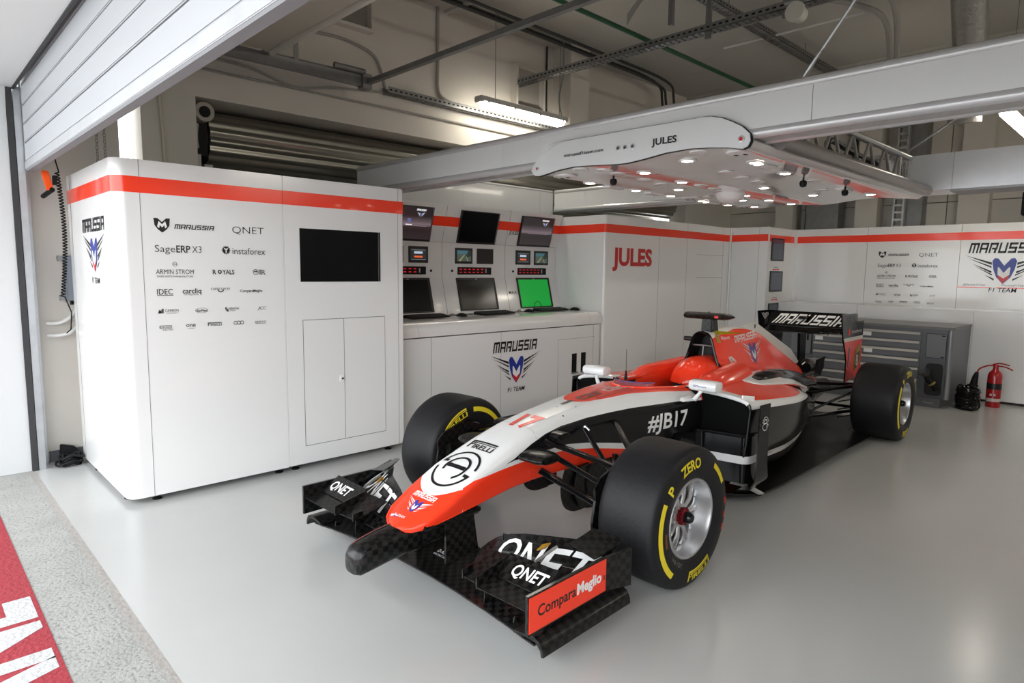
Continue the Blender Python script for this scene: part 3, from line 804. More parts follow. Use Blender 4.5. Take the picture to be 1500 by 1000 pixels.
keyboard(3.56, 4.83, .0, 'black keyboard in front of the leftmost dark monitor')
keyboard(4.42, 4.84, .0, 'black keyboard in front of the middle dark monitor')
keyboard(5.33, 4.90, .0, 'black keyboard in front of the green screen')
def mouse(x, y, label):
    m_ = thing('computer_mouse', label, 'mouse', (x, y, .9865), .3, 'computer mice on the console worktop')
    rings = []
    for k in range(9):
        t = k / 8; w = .032 * math.sin(PI * (.08 + .84 * t)) ** .5; h = .036 * math.sin(PI * (.12 + .8 * t)) ** .6
        rings.append([(w * math.cos(a), -.055 + .11 * t, max(0, h * math.sin(a))) for a in [PI * j / 8 for j in range(9)]] + [(0, -.055 + .11 * t, 0)])
    MB().rings(rings, True, True).build('shell', BLACKM, m_, smooth=True)
    MB().tube(crom([(0, .05, .012), (.03, .12, .008), (.06, .14, .02), (.02, .15, .01), (.07, .16, .006)], 5), .0025, 5).build('cord', BLACKM, m_, smooth=True)
mouse(3.92, 4.76, 'black mouse beside the leftmost keyboard')
mouse(4.91, 4.83, 'black mouse between the two right-hand keyboards')
mouse(5.60, 4.78, 'black mouse at the right end of the worktop')
tag(MB().tube(crom([(5.15, 4.995, .992), (5.17, 5.0, 1.06), (5.22, 5.0, 1.09), (5.27, 5.0, 1.05), (5.28, 4.995, .992)], 6), .003, 5).build('loose_cable', BLACKM, smooth=True), 'thin black cable looping up in front of the green screen', 'cable')

# ================================================================ PARTITION BEHIND THE CAR (name wall)
YJ = 4.42
jw = wthing('partition_wall', 'white partition wall with red name lettering beside the console', 'partition', (7.0, 4.8, 0))
prof = [(5.668, 5.15)] + [(5.668 + .03 + .03 * math.cos(a), YJ + .03 + .03 * math.sin(a)) for a in [PI + PI / 2 * k / 6 for k in range(7)]] + [(8.50, YJ)] + [(8.50, YJ + .04), (5.71, YJ + .04), (5.71, 5.15)]
MB().rings([[(x, y, .03) for x, y in prof], [(x, y, ZT) for x, y in prof]], True, True).build('panel', PANEL, jw, smooth=True)
o_ = .0018
prof2 = [(5.668 - o_, 5.15)] + [(5.698 + (.03 + o_) * math.cos(a), YJ + .03 + (.03 + o_) * math.sin(a)) for a in [PI + PI / 2 * k / 6 for k in range(7)]] + [(8.48, YJ - o_), (8.48, YJ + .002), (5.70, YJ + .004), (5.672, YJ + .03), (5.67, 5.15)]
MB().rings([[(x, y, ZS0) for x, y in prof2], [(x, y, ZS1) for x, y in prof2]], True, True).build('red_band', REDM, jw, smooth=True)
for x in (6.72, 7.35, 8.28):
    bx('seam', SEAM, (x, YJ - .001, .04), (x + .0025, YJ + .002, ZS0 - .002 if x < 7 else ZT), jw)
for z in (1.36, 1.66):
    bx('seam', SEAM, (7.6, YJ - .001, z), (8.3, YJ + .002, z + .003), jw)
decal('lettering', text2d('JULES', .195, .04, width=.77), plane_map((5.80, YJ - .003, 1.505), EX, UZ), mat('name_red', S(200, 38, 36), .3), jw)
# rounded return towards the car
rt = wthing('partition_return', 'white return panel with a rounded inside corner behind the car', 'partition', (8.5, 4.1, 0))
MB().rings([[(x, y, .03) for x, y in ((8.48, YJ), (8.47, YJ - .03), (8.47, 3.88), (8.52, 3.88), (8.52, YJ))], [(x, y, ZT) for x, y in ((8.48, YJ), (8.47, YJ - .03), (8.47, 3.88), (8.52, 3.88), (8.52, YJ))]], True, True).build('panel', PANEL, rt)
bx('red_band', REDM, (8.468, 3.88, ZS0), (8.472, YJ - .02, ZS1), rt)
bx('seam', SEAM, (8.4688, 4.0, .04), (8.472, 4.0025, ZT), rt)
MB().tube([(8.463, YJ - .012, .03), (8.463, YJ - .012, ZT)], .014, 10).build('corner_bead', WHITE, rt, smooth=True)
# narrow panel with three small screens
np_ = wthing('screen_panel', 'narrow white panel holding three small dark screens', 'panel', (8.95, 3.9, 0))
bx('panel', PANEL, (8.52, 3.90, .03), (9.40, 3.94, ZT), np_)
bx('red_band', REDM, (8.52, 3.898, ZS0), (9.39, 3.902, ZS1), np_)
for z0, z1 in ((1.60, 1.905), (1.18, 1.46), (.86, 1.02)):
    s_ = bx('screen', BEZEL, (8.62, 3.885, z0), (9.0, 3.902, z1), np_)
    bx('screen_glass', mat('screen_dim', (.03, .035, .05), .1, emit=.15), (8.64, 3.884, z0 + .02), (8.96, 3.886, z1 - .02), s_)
for z in (1.475, 1.06): bx('red_strip', REDM, (8.70, 3.898, z), (8.9, 3.901, z + .014), np_)
for z in (1.50, 1.085): decal('lettering', text2d('TIMING', .02, .0, width=.16), plane_map((8.72, 3.8975, z), EX, UZ), BLACKP, np_)

# ================================================================ BACK WALL PANELS AND LOWER BENCH PANEL
XB = 9.37
bp_ = wthing('back_partition', 'long white back partition with sponsor names and a large winged emblem', 'partition', (XB, 1, 0))
ys = [3.90, 2.94, 1.90, .86, -.2, -1.3, -2.4, -3.5]
for y1, y0 in zip(ys, ys[1:]):
    bx('panel', PANEL, (XB, y0 + .002, .03), (XB + .04, y1 - .002, ZT), bp_)
bx('red_band', REDM, (XB - .002, -3.5, ZS0), (XB + .002, 3.90, ZS1), bp_)
bx('corner_bead', WHITE, (XB - .02, 3.86, 1.04), (XB, 3.90, ZT), bp_)
sponsor_board(bp_, plane_map((XB - .003, 2.796, 1.685), (0, -1.02, 0), UZ))
team_logo(bp_, (XB - .003, 1.455, 1.555), (0, -1, 0), .40)
for k, y in enumerate((1.90, 1.52, 1.14)):
    bx('red_strip', REDM, (XB - .003, y - .33, 1.288), (XB, y, 1.298), bp_)
    decal('lettering', text2d(['@Marussia_F1Team', 'MarussiaF1Team', 'marussiaf1team.com'][k], .022, 0, width=.22), plane_map((XB - .003, y - .06, 1.315), (0, -1, 0), UZ), GREYP, bp_)
lb = wthing('lower_panel', 'glossy white lower wall panel with a narrow ledge on top', 'panel', (9.1, 1, 0))
for y1, y0 in ((3.88, 2.86), (2.858, 1.62), (1.618, .2), (.198, -1.2), (-1.202, -3.5)):
    bx('panel', PANEL, (8.90, y0, .03), (9.34, y1, 1.036), lb, .004)
for y in (3.3, 2.2, 1.0, -.4): foot(8.95, y, lb)

# ================================================================ TOOL CABINET
TG = mat('tool_grey', (.115, .12, .13), .35, metal=.2)
TD = mat('drawer_grey', (.145, .15, .165), .4)
tc_ = wthing('tool_cabinet', 'low grey tool cabinet with drawers and silver pulls behind the car', 'tool cabinet', (8.5, 2.5, 0))
bx('carcass', TG, (8.09, 1.63, .10), (8.89, 3.55, .86), tc_, .01)
bx('plinth', TG, (8.07, 1.70, 0), (8.86, 3.5, .10), tc_)
MB().tube([(8.10, 1.655, .10), (8.10, 1.655, .85)], .03, 12).build('corner_post', mat('post_grey', (.22, .225, .235), .3, metal=.4), tc_, smooth=True)
bx('top', mat('top_grey', (.16, .155, .15), .35), (8.07, 1.62, .85), (8.89, 3.56, .878), tc_, .008)
dz = [.815, .717, .62, .522, .424, .30, .20, .105]
for col in ((1.925, 3.05),):
    for za, zb in zip(dz, dz[1:]):
        d = bx('drawer', TD, (8.066, col[0], zb + .006), (8.10, col[1], za - .004), tc_)
        MB().hexa([(8.045, col[0] + .01, za - .03), (8.045, col[1], za - .03), (8.066, col[1], za - .03), (8.066, col[0] + .01, za - .03)], [(8.055, col[0] + .01, za - .006), (8.055, col[1], za - .006), (8.066, col[1], za - .006), (8.066, col[0] + .01, za - .006)]).build('pull', mat('pull_silver', (.52, .51, .49), .35, metal=.6), d)
for y, z in ((2.42, .755), (2.40, .565), (2.95, .66)):
    bx('sticker', WHITEP, (8.0645, y, z - .02), (8.0665, y + .09, z + .025), tc_)
dr = bx('access_door', mat('door_grey', (.17, .175, .185), .4), (8.078, 1.69, .545), (8.095, 1.87, .80), tc_)
for z in (.555, .785): bx('hinge', BLACKM, (8.074, 1.70, z - .006), (8.08, 1.73, z + .006), dr)
for a in ((1.686, .541, 1.69, .804), (1.87, .541, 1.874, .804), (1.686, .541, 1.874, .545), (1.686, .80, 1.874, .804)):
    bx('door_gap', BLACKM, (8.079, a[0], a[1]), (8.091, a[2], a[3]), tc_)
rec = MB(); ring = []
for cx_, cz_, a0 in ((1.86 - .04, .48 - .04, 0), (1.70 + .04, .48 - .04, 90), (1.70 + .04, .13 + .04, 180), (1.86 - .04, .13 + .04, 270)):
    for k in range(5):
        a = math.radians(a0 + 22.5 * k); ring.append((cx_ + .04 * math.cos(a), cz_ + .04 * math.sin(a)))
rec.rings([[(8.078, y, z) for y, z in ring], [(8.10, y, z) for y, z in ring]], True, True).build('recess', mat('recess_black', (.01, .01, .011), .6), tc_)
for y0, y1 in ((3.09, 3.33),):
    dd = bx('access_door', mat('door_grey'), (8.078, y0, .46), (8.095, y1, .80), tc_)
    bx('door_gap', BLACKM, (8.076, y0 - .006, .455), (8.09, y0, .805), tc_)
    bx('handle', BLACKM, (8.07, y0 + .03, .62), (8.08, y0 + .05, .70), dd)
decal('lettering', text2d('Teamtec', .022, 0, width=.1), plane_map((8.068, 1.86, .04), (0, -1, 0), UZ), mat('pale_grey_print', (.4, .4, .4), .4), tc_)
hs = wthing('suction_hose', 'black suction hose with a flared mouth sticking out of the tool cabinet', 'hose', (8.05, 1.8, .3))
MB().tube(crom([(8.06, 1.74, .20), (8.04, 1.76, .25), (8.02, 1.80, .30), (8.0, 1.83, .36)], 4), .035, 12).build('hose', BLACKM, hs, smooth=True)
MB().tube([(8.0, 1.83, .36), (7.985, 1.845, .39), (7.98, 1.85, .40)], [.036, .055, .062], 16, cap=False).build('mouth', mat('hose_grey', (.06, .06, .06), .5), hs, smooth=True)
MB().tube([(8.035, 1.772, .262), (8.03, 1.784, .277)], .038, 14).build('collar', mat('collar_yellow', (.25, .2, .05), .5), hs, smooth=True)

# ================================================================ FIRE EXTINGUISHER, VACUUM
fe = wthing('fire_extinguisher', 'red fire extinguisher with black horn on the floor by the white panel', 'extinguisher', (8.65, 1.33, 0))
FR = mat('extinguisher_red', S(165, 22, 28), .25, coat=.4)
MB().lathe([(.066, 0), (.068, .012), (.068, .34), (.060, .375), (.040, .40), (.028, .41), (.026, .44)], (8.65, 1.33, 0), 'z', 24).build('cylinder', FR, fe, smooth=True)
MB().cyl((8.65, 1.33, .44), .022, .03, 'z', 14).build('valve', FR, fe, smooth=True)
MB().tube(crom([(8.65, 1.36, .465), (8.65, 1.30, .485), (8.65, 1.21, .47)], 4), .007, 8).build('lever', FR, fe, smooth=True)
MB().tube(crom([(8.65, 1.33, .455), (8.65, 1.25, .45), (8.65, 1.18, .42)], 4), .007, 8).build('carry_handle', FR, fe, smooth=True)
MB().tube(crom([(8.65, 1.345, .455), (8.64, 1.40, .45), (8.63, 1.47, .41), (8.62, 1.49, .36)], 5), .008, 8).build('discharge_tube', FR, fe, smooth=True)
MB().tube([(8.62, 1.49, .37), (8.615, 1.50, .32), (8.61, 1.515, .20), (8.608, 1.522, .155)], [.016, .028, .040, .042], 16).build('horn', BLACKM, fe, smooth=True)
MB().lathe([(.0690, .20), (.0690, .265)], (8.65, 1.33, 0), 'z', 24).build('label_band', BLACKP, fe, smooth=True)
MB().lathe([(.0688, .065), (.0688, .10)], (8.65, 1.33, 0), 'z', 24).build('label_band', mat('label_pale', (.55, .5, .48), .4), fe, smooth=True)
for dy in (.012, -.02): bx('label_square', mat('label_pale'), (8.578, 1.33 + dy - .01, .13), (8.586, 1.33 + dy + .01, .152), fe)
vc = wthing('cable_drum', 'black cable bundle standing between the tool cabinet and the extinguisher', 'cables', (8.31, 1.50, 0))
MB().lathe([(.105, 0), (.11, .02), (.10, .04), (.095, .18), (.10, .20), (.095, .23)], (8.31, 1.50, 0), 'z', 22).build('core', BLACK, vc, smooth=True)
for k in range(12):
    r_ = .098 + random.uniform(0, .014); z_ = .05 + k * .014; ph = random.uniform(-.02, .02)
    MB().tube([(8.31 + r_ * math.cos(a), 1.50 + r_ * math.sin(a), z_ + ph * math.cos(a)) for a in [2 * PI * i / 18 for i in range(19)]], .008, 6, False).build('cable_loop', BLACK, vc, smooth=True)
MB().tube(crom([(8.24, 1.43, .18), (8.20, 1.38, .12), (8.19, 1.37, .05), (8.17, 1.42, .012), (8.16, 1.48, .012), (8.18, 1.54, .012)], 5), .009, 7).build('cable_tail', BLACK, vc, smooth=True)
for k in range(5):
    a = k * 1.3; MB().tube(crom([(8.31 + .05 * math.cos(a), 1.50 + .05 * math.sin(a), .2), (8.31 + .08 * math.cos(a), 1.50 + .08 * math.sin(a), .255), (8.31 + .10 * math.cos(a + .6), 1.50 + .1 * math.sin(a + .6), .22)], 4), .010, 6).build('plug', BLACK, vc, smooth=True)
# ================================================================ OVERHEAD GANTRY
SILV = mat('gantry_rail', (.60, .605, .615), .25, metal=.35)
BX0, BX1, BZ0, BZ1 = 3.25, 3.46, 2.125, 2.385
def beam_y(name, label, x0, x1, y0, y1, seams, z0=BZ0, z1=BZ1, panel=BEAMG):
    b = wthing(name, label, 'beam', ((x0 + x1) / 2, y0, z0))
    ys_ = [y0] + list(seams) + [y1]
    for a, c in zip(ys_, ys_[1:]):
        bx('side_panel', panel, (x0, a + .0015, z0 + .045), (x1, c - .0015, z1 - .04), b)
    for z, r in ((z0 + .028, .028), (z1 - .026, .026)):
        for x in (x0 + .018, x1 - .018):
            MB().tube([(x, y0, z), (x, y1, z)], r, 14).build('rail', SILV, b, smooth=True)
    bx('underside', mat('gantry_under', (.5, .5, .5), .3), (x0 + .03, y0, z0 + .01), (x1 - .03, y1, z0 + .045), b)
    bx('top_plate', SILV, (x0 + .02, y0, z1 - .04), (x1 - .02, y1, z1 - .01), b)
    return b
mbm = beam_y('gantry_beam', 'long grey gantry beam crossing overhead in front of the canopy', BX0, BX1, -2.2, 5.51, (1.309, 3.491))
beam_y('gantry_beam', 'grey gantry beam behind the canopy, above the name partition', 5.93, 6.12, 1.75, 5.43, (4.0, 4.95), 2.14, 2.41)
xb_ = wthing('gantry_beam', 'grey gantry beam above the console screens', 'beam', (4.5, 5.5, 2.14))
for a, c in ((3.47, 4.5), (4.502, 5.70), (5.702, 5.93)):
    bx('side_panel', BEAMG, (a, 5.45, 2.10), (c, 5.60, 2.40), xb_)
MB().tube([(3.47, 5.47, 2.385), (5.93, 5.47, 2.385)], .022, 12).build('rail', SILV, xb_, smooth=True)

# --- light canopy over the car
can = wthing('light_canopy', 'glossy white light canopy with downlights and a grey name plate over the car', 'light canopy', (4.8, 2.4, 2.1))
FAS = [(3.166, 2.118), (3.150, 2.088), (3.131, 2.078), (3.095, 2.072), (3.052, 2.077), (2.92, 2.096), (2.798, 2.104), (2.66, 2.098), (2.548, 2.090), (2.45, 2.083), (2.372, 2.082), (2.251, 2.092), (2.104, 2.110), (1.956, 2.114), (1.84, 2.106), (1.724, 2.092), (1.668, 2.080), (1.638, 2.075), (1.612, 2.084), (1.598, 2.11), (1.604, 2.148), (1.65, 2.19), (1.706, 2.221), (1.76, 2.247), (1.823, 2.265), (1.868, 2.27), (2.897, 2.274), (3.033, 2.221), (3.10, 2.187), (3.15, 2.150)]
MB().prism([(3.222, y, z) for y, z in FAS], (.03, 0, 0)).build('name_plate', BEAMG, can)
big = [(2.38 + (y - 2.38) * 1.006, 2.17 + (z - 2.17) * 1.03) for y, z in FAS]
MB().prism([(3.228, y, z) for y, z in big], (.02, 0, 0)).build('name_plate_gap', BLACKM, can)
lets = lambda o, h, w, s, b=0.: decal('lettering', text2d(s, h, b, width=w), plane_map(o, (0, -1, .0), UZ), BLACKP, can)
lets((3.219, 2.195, 2.161), .038, .165, 'JULES', .028)
lets((3.219, 2.868, 2.172), .021, .32, 'marussiaf1team.com', .018)
for y, z, r, m_ in ((2.433, 2.175, .016, None), (2.382, 2.173, .016, None), (2.328, 2.173, .016, None), (1.647, 2.125, .018, 'r'), (3.11, 2.122, .012, 'r')):
    b_ = MB().lathe([(r, .003), (r, -.004), (r * .6, -.005)], (3.222, y, z), 'x', 20).build('socket', SILV, can, smooth=True)
    MB().lathe([(r * .55, 0), (r * .55, -.007)], (3.222, y, z), 'x', 14).build('socket_core', mat('knob_red', S(190, 40, 45), .3) if m_ else mat('socket_dark', (.05, .05, .055), .4), b_, smooth=True)
BOT = crom([(3.20, 2.120), (3.12, 2.088), (3.0, 2.088), (2.80, 2.106), (2.55, 2.092), (2.37, 2.085), (2.10, 2.112), (1.95, 2.116), (1.73, 2.095), (1.64, 2.085), (1.60, 2.115)], 4)
def under(y):
    for (ya, za), (yb, zb) in zip(BOT, BOT[1:]):
        if yb <= y <= ya: return za + (zb - za) * (ya - y) / (ya - yb + 1e-9)
    return 2.12
CANW = mat('canopy_white', (.72, .70, .69), .07, coat=.5)
rings = []
for k in range(25):
    x = 3.25 + k * (6.42 - 3.25) / 24
    rings.append([(x, y, z) for y, z in BOT] + [(x, y, z + .016) for y, z in BOT[-2:0:-1]])
MB().rings(rings, True, True).build('canopy_shell', CANW, can, smooth=True)
GLOW = mat('downlight_glow', (1, .88, .72), .5, emit=16.)
RINGW = mat('downlight_ring', (.85, .85, .85), .3)
LIT = [(3.8, 3.12), (3.66, 2.54), (3.52, 2.14), (4.25, 2.62), (4.38, 3.12), (4.89, 3.12), (4.64, 2.89), (5.41, 3.12), (5.9, 3.12), (3.85, 1.87), (5.37, 2.68), (5.71, 2.88), (4.44, 1.94), (5.67, 2.23), (6.05, 1.9), (5.86, 2.7), (6.26, 2.66), (4.9, 2.3), (6.2, 3.0)]
RNG = [(3.66, 2.76), (3.34, 2.83), (3.46, 2.72), (4.31, 2.84), (4.52, 2.62), (4.78, 2.65), (4.07, 2.18), (4.35, 2.21), (3.36, 1.97), (4.03, 2.8), (4.61, 2.22), (4.94, 1.94), (5.2, 2.95), (5.5, 2.1)]
for i, (x, y) in enumerate(LIT + RNG):
    z = under(y) - .001
    d = MB().lathe([(.054, .004), (.054, -.004), (.042, -.007), (.030, -.004)], (x, y, z), 'z', 24).build('downlight', RINGW, can, smooth=True)
    MB().cyl((x, y, z - .0055), .033, .001, 'z', 20).build('lens' if i < len(LIT) else 'lens_off', GLOW if i < len(LIT) else RINGW, d)
for x, y in ((3.42, 3.03), (3.45, 1.76), (5.15, 3.08), (6.1, 3.05)):
    d = MB().lathe([(.085, .004), (.085, -.004), (.06, -.010), (.02, -.012)], (x, y, under(y)), 'z', 24).build('vent_plate', RINGW, can, smooth=True)
    for dy in (-.025, .025): bx('vent_hole', BLACKM, (x - .02, y + dy - .008, under(y) - .014), (x + .012, y + dy + .008, under(y) - .010), d)
for x, y in ((4.1, 3.13), (5.55, 3.1), (3.99, 1.87), (5.55, 1.94), (4.65, 3.13)):
    bx('socket_plate', RINGW, (x - .10, y - .035, under(y) - .016), (x + .10, y + .035, under(y)), can, .004)
MB().lathe([(.0, -.085), (.07, -.075), (.105, -.05), (.12, -.02), (.12, 0)], (5.14, 2.70, under(2.7)), 'z', 26).build('sensor_dome', RINGW, can, smooth=True)
for x, y in ((3.715, 2.84), (4.733, 1.935), (5.45, 1.9)):
    c_ = MB().cyl((x, y, under(y) - .035), .007, .035, 'z', 8).build('camera_stem', BLACKM, can)
    MB().lathe([(.001, -.035), (.020, -.028), (.026, -.008), (.022, .010), (.008, .016)], (x, y, under(y) - .035), 'z', 16).build('camera_body', BLACKM, c_, smooth=True)

# --- lattice truss beside the canopy
tr = wthing('lattice_truss', 'aluminium lattice truss running back from the gantry beam', 'truss', (5, 1.7, 2.1))
TR = mat('truss_alu', (.30, .295, .29), .35, metal=.6)
MB().tube([(3.47, 1.550, 2.135), (6.30, 1.550, 2.135)], .045, 14).build('edge_tube', mat('edge_tube', (.22, .20, .195), .25, metal=.4), tr, smooth=True)
MB().tube([(3.47, 1.70, 2.168), (6.30, 1.70, 2.168)], .028, 12).build('chord', TR, tr, smooth=True)
MB().tube([(3.47, 1.70, 2.42), (6.30, 1.70, 2.42)], .025, 12).build('chord', TR, tr, smooth=True)
x = 3.7; k = 0
while x < 6.1:
    MB().tube([(x, 1.70, 2.17), (x + .16, 1.70, 2.41)] if k % 2 == 0 else [(x, 1.70, 2.41), (x + .16, 1.70, 2.17)], .0125, 8).build('lattice_rod', TR, tr, smooth=True)
    x += .18; k += 1
for x in (6.05, 6.28): MB().tube([(x, 1.70, 2.17), (x, 1.70, 2.42)], .014, 8).build('lattice_rod', TR, tr, smooth=True)
for x in (3.75, 4.6, 5.6):
    bx('clamp', STEELD, (x, 1.53, 2.178), (x + .05, 1.74, 2.188), tr)
cp = wthing('power_coupling', 'red and white industrial plug lying inside the lattice truss', 'plug', (5.8, 1.72, 2.2))
MB().tube([(5.55, 1.78, 2.24), (5.75, 1.78, 2.24)], .042, 14).build('socket', FR, cp, smooth=True)
MB().tube([(5.75, 1.78, 2.24), (5.92, 1.78, 2.235)], .034, 14).build('plug', FR, cp, smooth=True)
MB().tube([(5.42, 1.78, 2.24), (5.55, 1.78, 2.24)], .03, 12).build('cable_end', WHITE, cp, smooth=True)
MB().tube(crom([(5.42, 1.78, 2.24), (5.1, 1.78, 2.22), (4.8, 1.8, 2.30), (4.9, 1.82, 2.38), (5.4, 1.84, 2.36), (6.2, 1.84, 2.33)], 6), .022, 8).build('cable', BLACKM, cp, smooth=True)

# --- galvanised duct on the right
du = wthing('ventilation_duct', 'bright galvanised sheet metal duct at the right under the ceiling', 'duct', (6.5, 0, 2.13))
DUCT = mat('galvanised_duct', (.82, .84, .88), .35, metal=.55, noise=.12, nscale=4)
for y0, y1 in ((1.38, 1.72), (.0, 1.378), (-1.4, -.002), (-3.0, -1.402)):
    bx('duct_section', DUCT, (6.32, y0, 2.14), (6.75, y1, 2.435), du)
MB().hexa([(6.36, -3, 2.125), (6.70, -3, 2.125), (6.70, 1.4, 2.125), (6.36, 1.4, 2.125)], [(6.36, -3, 2.14), (6.70, -3, 2.14), (6.70, 1.4, 2.14), (6.36, 1.4, 2.14)]).build('support_channel', STEELD, du)
for y in (.6, -1.2): MB().tube([(6.5, y, 2.43), (6.5, y, Z_CEIL)], .008, 6).build('hanger_rod', STEELD, du)

# ================================================================ CEILING SERVICES
def fluo(x0, y, z, length, label, glow=12.):
    f = wthing('fluorescent_lamp', label, 'ceiling lamp', (x0, y, z), 'fluorescent ceiling lamps')
    bx('housing', mat('lamp_housing', (.55, .55, .53), .4), (x0, y - .06, z + .02), (x0 + length, y + .06, z + .085), f, .01)
    MB().hexa([(x0 + .05, y - .055, z + .03), (x0 + length - .05, y - .055, z + .03), (x0 + length - .05, y + .055, z + .03), (x0 + .05, y + .055, z + .03)], [(x0 + .07, y - .04, z - .03), (x0 + length - .07, y - .04, z - .03), (x0 + length - .07, y + .04, z - .03), (x0 + .07, y + .04, z - .03)]).build('diffuser', mat('lamp_glow_%d' % glow, (1, .93, .80), .5, emit=glow), f)
    for k in range(4):
        xx = x0 + .1 + k * (length - .2) / 3
        bx('clip', STEEL, (xx - .012, y - .066, z + .015), (xx + .012, y + .066, z + .04), f)
    for xx in (x0 + .25, x0 + length - .1): MB().tube([(xx, y, z + .08), (xx, y, Z_CEIL)], .004, 5).build('hanger_wire', STEELD, f)
    MB().tube(crom([(x0 + length - .05, y, z + .08), (x0 + length - .08, y + .03, z + .3), (x0 + length - .02, y + .02, z + .6), (x0 + length - .05, y, Z_CEIL)], 5), .009, 6).build('lamp_cable', mat('grey_cable', (.3, .3, .29), .6), f, smooth=True)
fluo(4.57, 5.30, 3.166, 1.38, 'lit fluorescent lamp hanging near the left wall')
fluo(7.5, 1.28, 2.95, 1.5, 'lit fluorescent lamp at the right edge above the duct')
fluo(7.2, -2.6, 3.2, 1.5, 'added fill lamp shaped like a fluorescent, unseen beyond the right edge of the view', 14.)  # unseen fixture, added as interior fill light from the right
fluo(3.9, -2.6, 3.2, 1.5, 'added fill lamp shaped like a fluorescent, unseen to the right of the camera', 48.)  # added out of view and set brighter, to lift the cabinet and desk fronts
def tray(name, label, a, b, w=.1, h=.05, m_=STEELD, hangers=()):
    """perforated cable tray between two points (runs along x or y)"""
    t_ = wthing(name, label, 'cable tray', a)
    a, b = Vector(a), Vector(b); d = (b - a).normalized(); s_ = Vector((-d.y, d.x, 0)); Ln = (b - a).length
    n_ = max(2, int(Ln / .06)); base = MB(); up = Vector((0, 0, 1))
    for off in (-w / 2, w / 2):
        mbx = MB(); p = a + s_ * off
        e = s_ * .003
        mbx.hexa([p, b + s_ * off, b + s_ * off + e, p + e], [p + up * h, b + s_ * off + up * h, b + s_ * off + e + up * h, p + e + up * h])
        mbx.build('side_flange', m_, t_)
    rungs = MB()
    for k in range(n_):
        p = a + d * (Ln * k / n_); q = p + d * (.038)
        rungs.hexa([p - s_ * w / 2, q - s_ * w / 2, q + s_ * w / 2, p + s_ * w / 2], [p - s_ * w / 2 + up * .003, q - s_ * w / 2 + up * .003, q + s_ * w / 2 + up * .003, p + s_ * w / 2 + up * .003])
    for yy in (-w / 2, 0, w / 2 - .012):
        rungs.hexa([a + s_ * yy, b + s_ * yy, b + s_ * (yy + .012), a + s_ * (yy + .012)], [a + s_ * yy + up * .003, b + s_ * yy + up * .003, b + s_ * (yy + .012) + up * .003, a + s_ * (yy + .012) + up * .003])
    rungs.build('perforated_base', m_, t_)
    slots = MB(); fl = BLACKM
    for k in range(n_):
        for off, sg in ((-w / 2, -1), (w / 2, 1)):
            p = a + d * (Ln * (k + .25) / n_) + s_ * (off + (.0035 if sg > 0 else -.0005)) ; q = p + d * .03
            slots.add([p + up * h * .4, q + up * h * .4, q + up * h * .65, p + up * h * .65], [(0, 1, 2, 3)])
    slots.build('slot_row', fl, t_, fix=False)['kind'] = 'stuff'
    for f_ in hangers:
        p = a + (b - a) * f_
        MB().tube([p, (p.x, p.y, Z_CEIL)], .006, 6).build('hanger_rod', m_, t_)
    return t_
tray('cable_tray', 'perforated cable tray along the left wall above the shutter', (3.62, 5.58, 3.14), (8.6, 5.58, 3.14), .10, .06)
t2 = tray('cable_tray', 'perforated cable tray crossing the ceiling from the wall recess', (5.46, 5.75, 3.58), (5.46, -5.5, 3.58), .11, .06)
for y in (3.15, 2.45):
    MB().box(5.43, y - .025, 3.52, 5.455, y + .025, Z_CEIL).build('hanger_strut', STEELD, t2)
tray('cable_tray', 'narrow cable tray running back under the ceiling', (4.3, 3.35, 3.98), (10.5, 3.35, 3.98), .12, .05, hangers=(.3, .6))
GREEN = mat('green_pipe', S(22, 78, 48), .4)
tag(MB().tube([(2.5, 3.82, 3.685), (10.4, 3.87, 3.685)], .022, 10).build('sprinkler_pipe', GREEN, smooth=True), 'green sprinkler pipe running back under the ceiling', 'pipe')
tag(MB().tube(crom([(10.76, 4.30, 1.0), (10.76, 4.30, 2.5), (10.76, 4.25, 2.56), (10.76, 3.72, 2.60), (10.76, 3.65, 2.64), (10.76, 3.65, 3.6)], 3), .035, 10).build('drain_pipe', GREEN, smooth=True), 'dark green bent pipe on the back wall above the partition', 'pipe')
DC = mat('dark_cable', (.05, .05, .048), .6)
for k, (dy, dz_) in enumerate(((0, 0), (-.13, .02), (.06, .05))):
    tag(MB().tube(crom([(2.5, 5.3 + dy, 4.08 + dz_), (4.2, 5.3 + dy, 4.08 + dz_), (6.5, 5.3 + dy, 4.06 + dz_), (7.9, 5.32 + dy, 4.03 + dz_), (8.15, 5.34 + dy, 3.85), (8.2, 5.34 + dy, 3.3)], 5), .018, 7).build('ceiling_cable', DC, smooth=True),
        ['black cable along the ceiling edge, nearest the wall but one', 'black cable along the ceiling edge, farthest from the wall', 'black cable along the ceiling edge, tight against the wall'][k], 'cable', 'cables along the ceiling edge')
GC = mat('grey_conduit', (.36, .345, .32), .6)
def conduit(label, pts, r=.011, m_=GC):
    tag(MB().tube(crom(pts, 5), r, 7).build('conduit', m_, smooth=True), label, 'conduit')
conduit('grey conduit dropping down the left wall to the cable tray', [(4.30, 5.63, Z_CEIL), (4.30, 5.63, 3.6), (4.30, 5.63, 3.33), (4.36, 5.62, 3.24), (4.5, 5.60, 3.2)], .016)
conduit('grey conduit running along the left wall below the cable tray', [(1.9, 5.63, 3.02), (3.0, 5.63, 3.02), (4.2, 5.63, 3.02), (5.9, 5.63, 3.02)])
conduit('upper grey conduit sagging along the left wall to the tray', [(1.9, 5.63, 3.12), (2.3, 5.63, 3.11), (2.7, 5.63, 3.03), (3.1, 5.63, 3.10), (3.65, 5.62, 3.16)])
conduit('grey conduit arching from the recess corner to the tray', [(2.9, 5.63, 3.55), (3.2, 5.63, 3.56), (3.5, 5.63, 3.50), (3.6, 5.63, 3.36), (3.64, 5.62, 3.2)], .014)
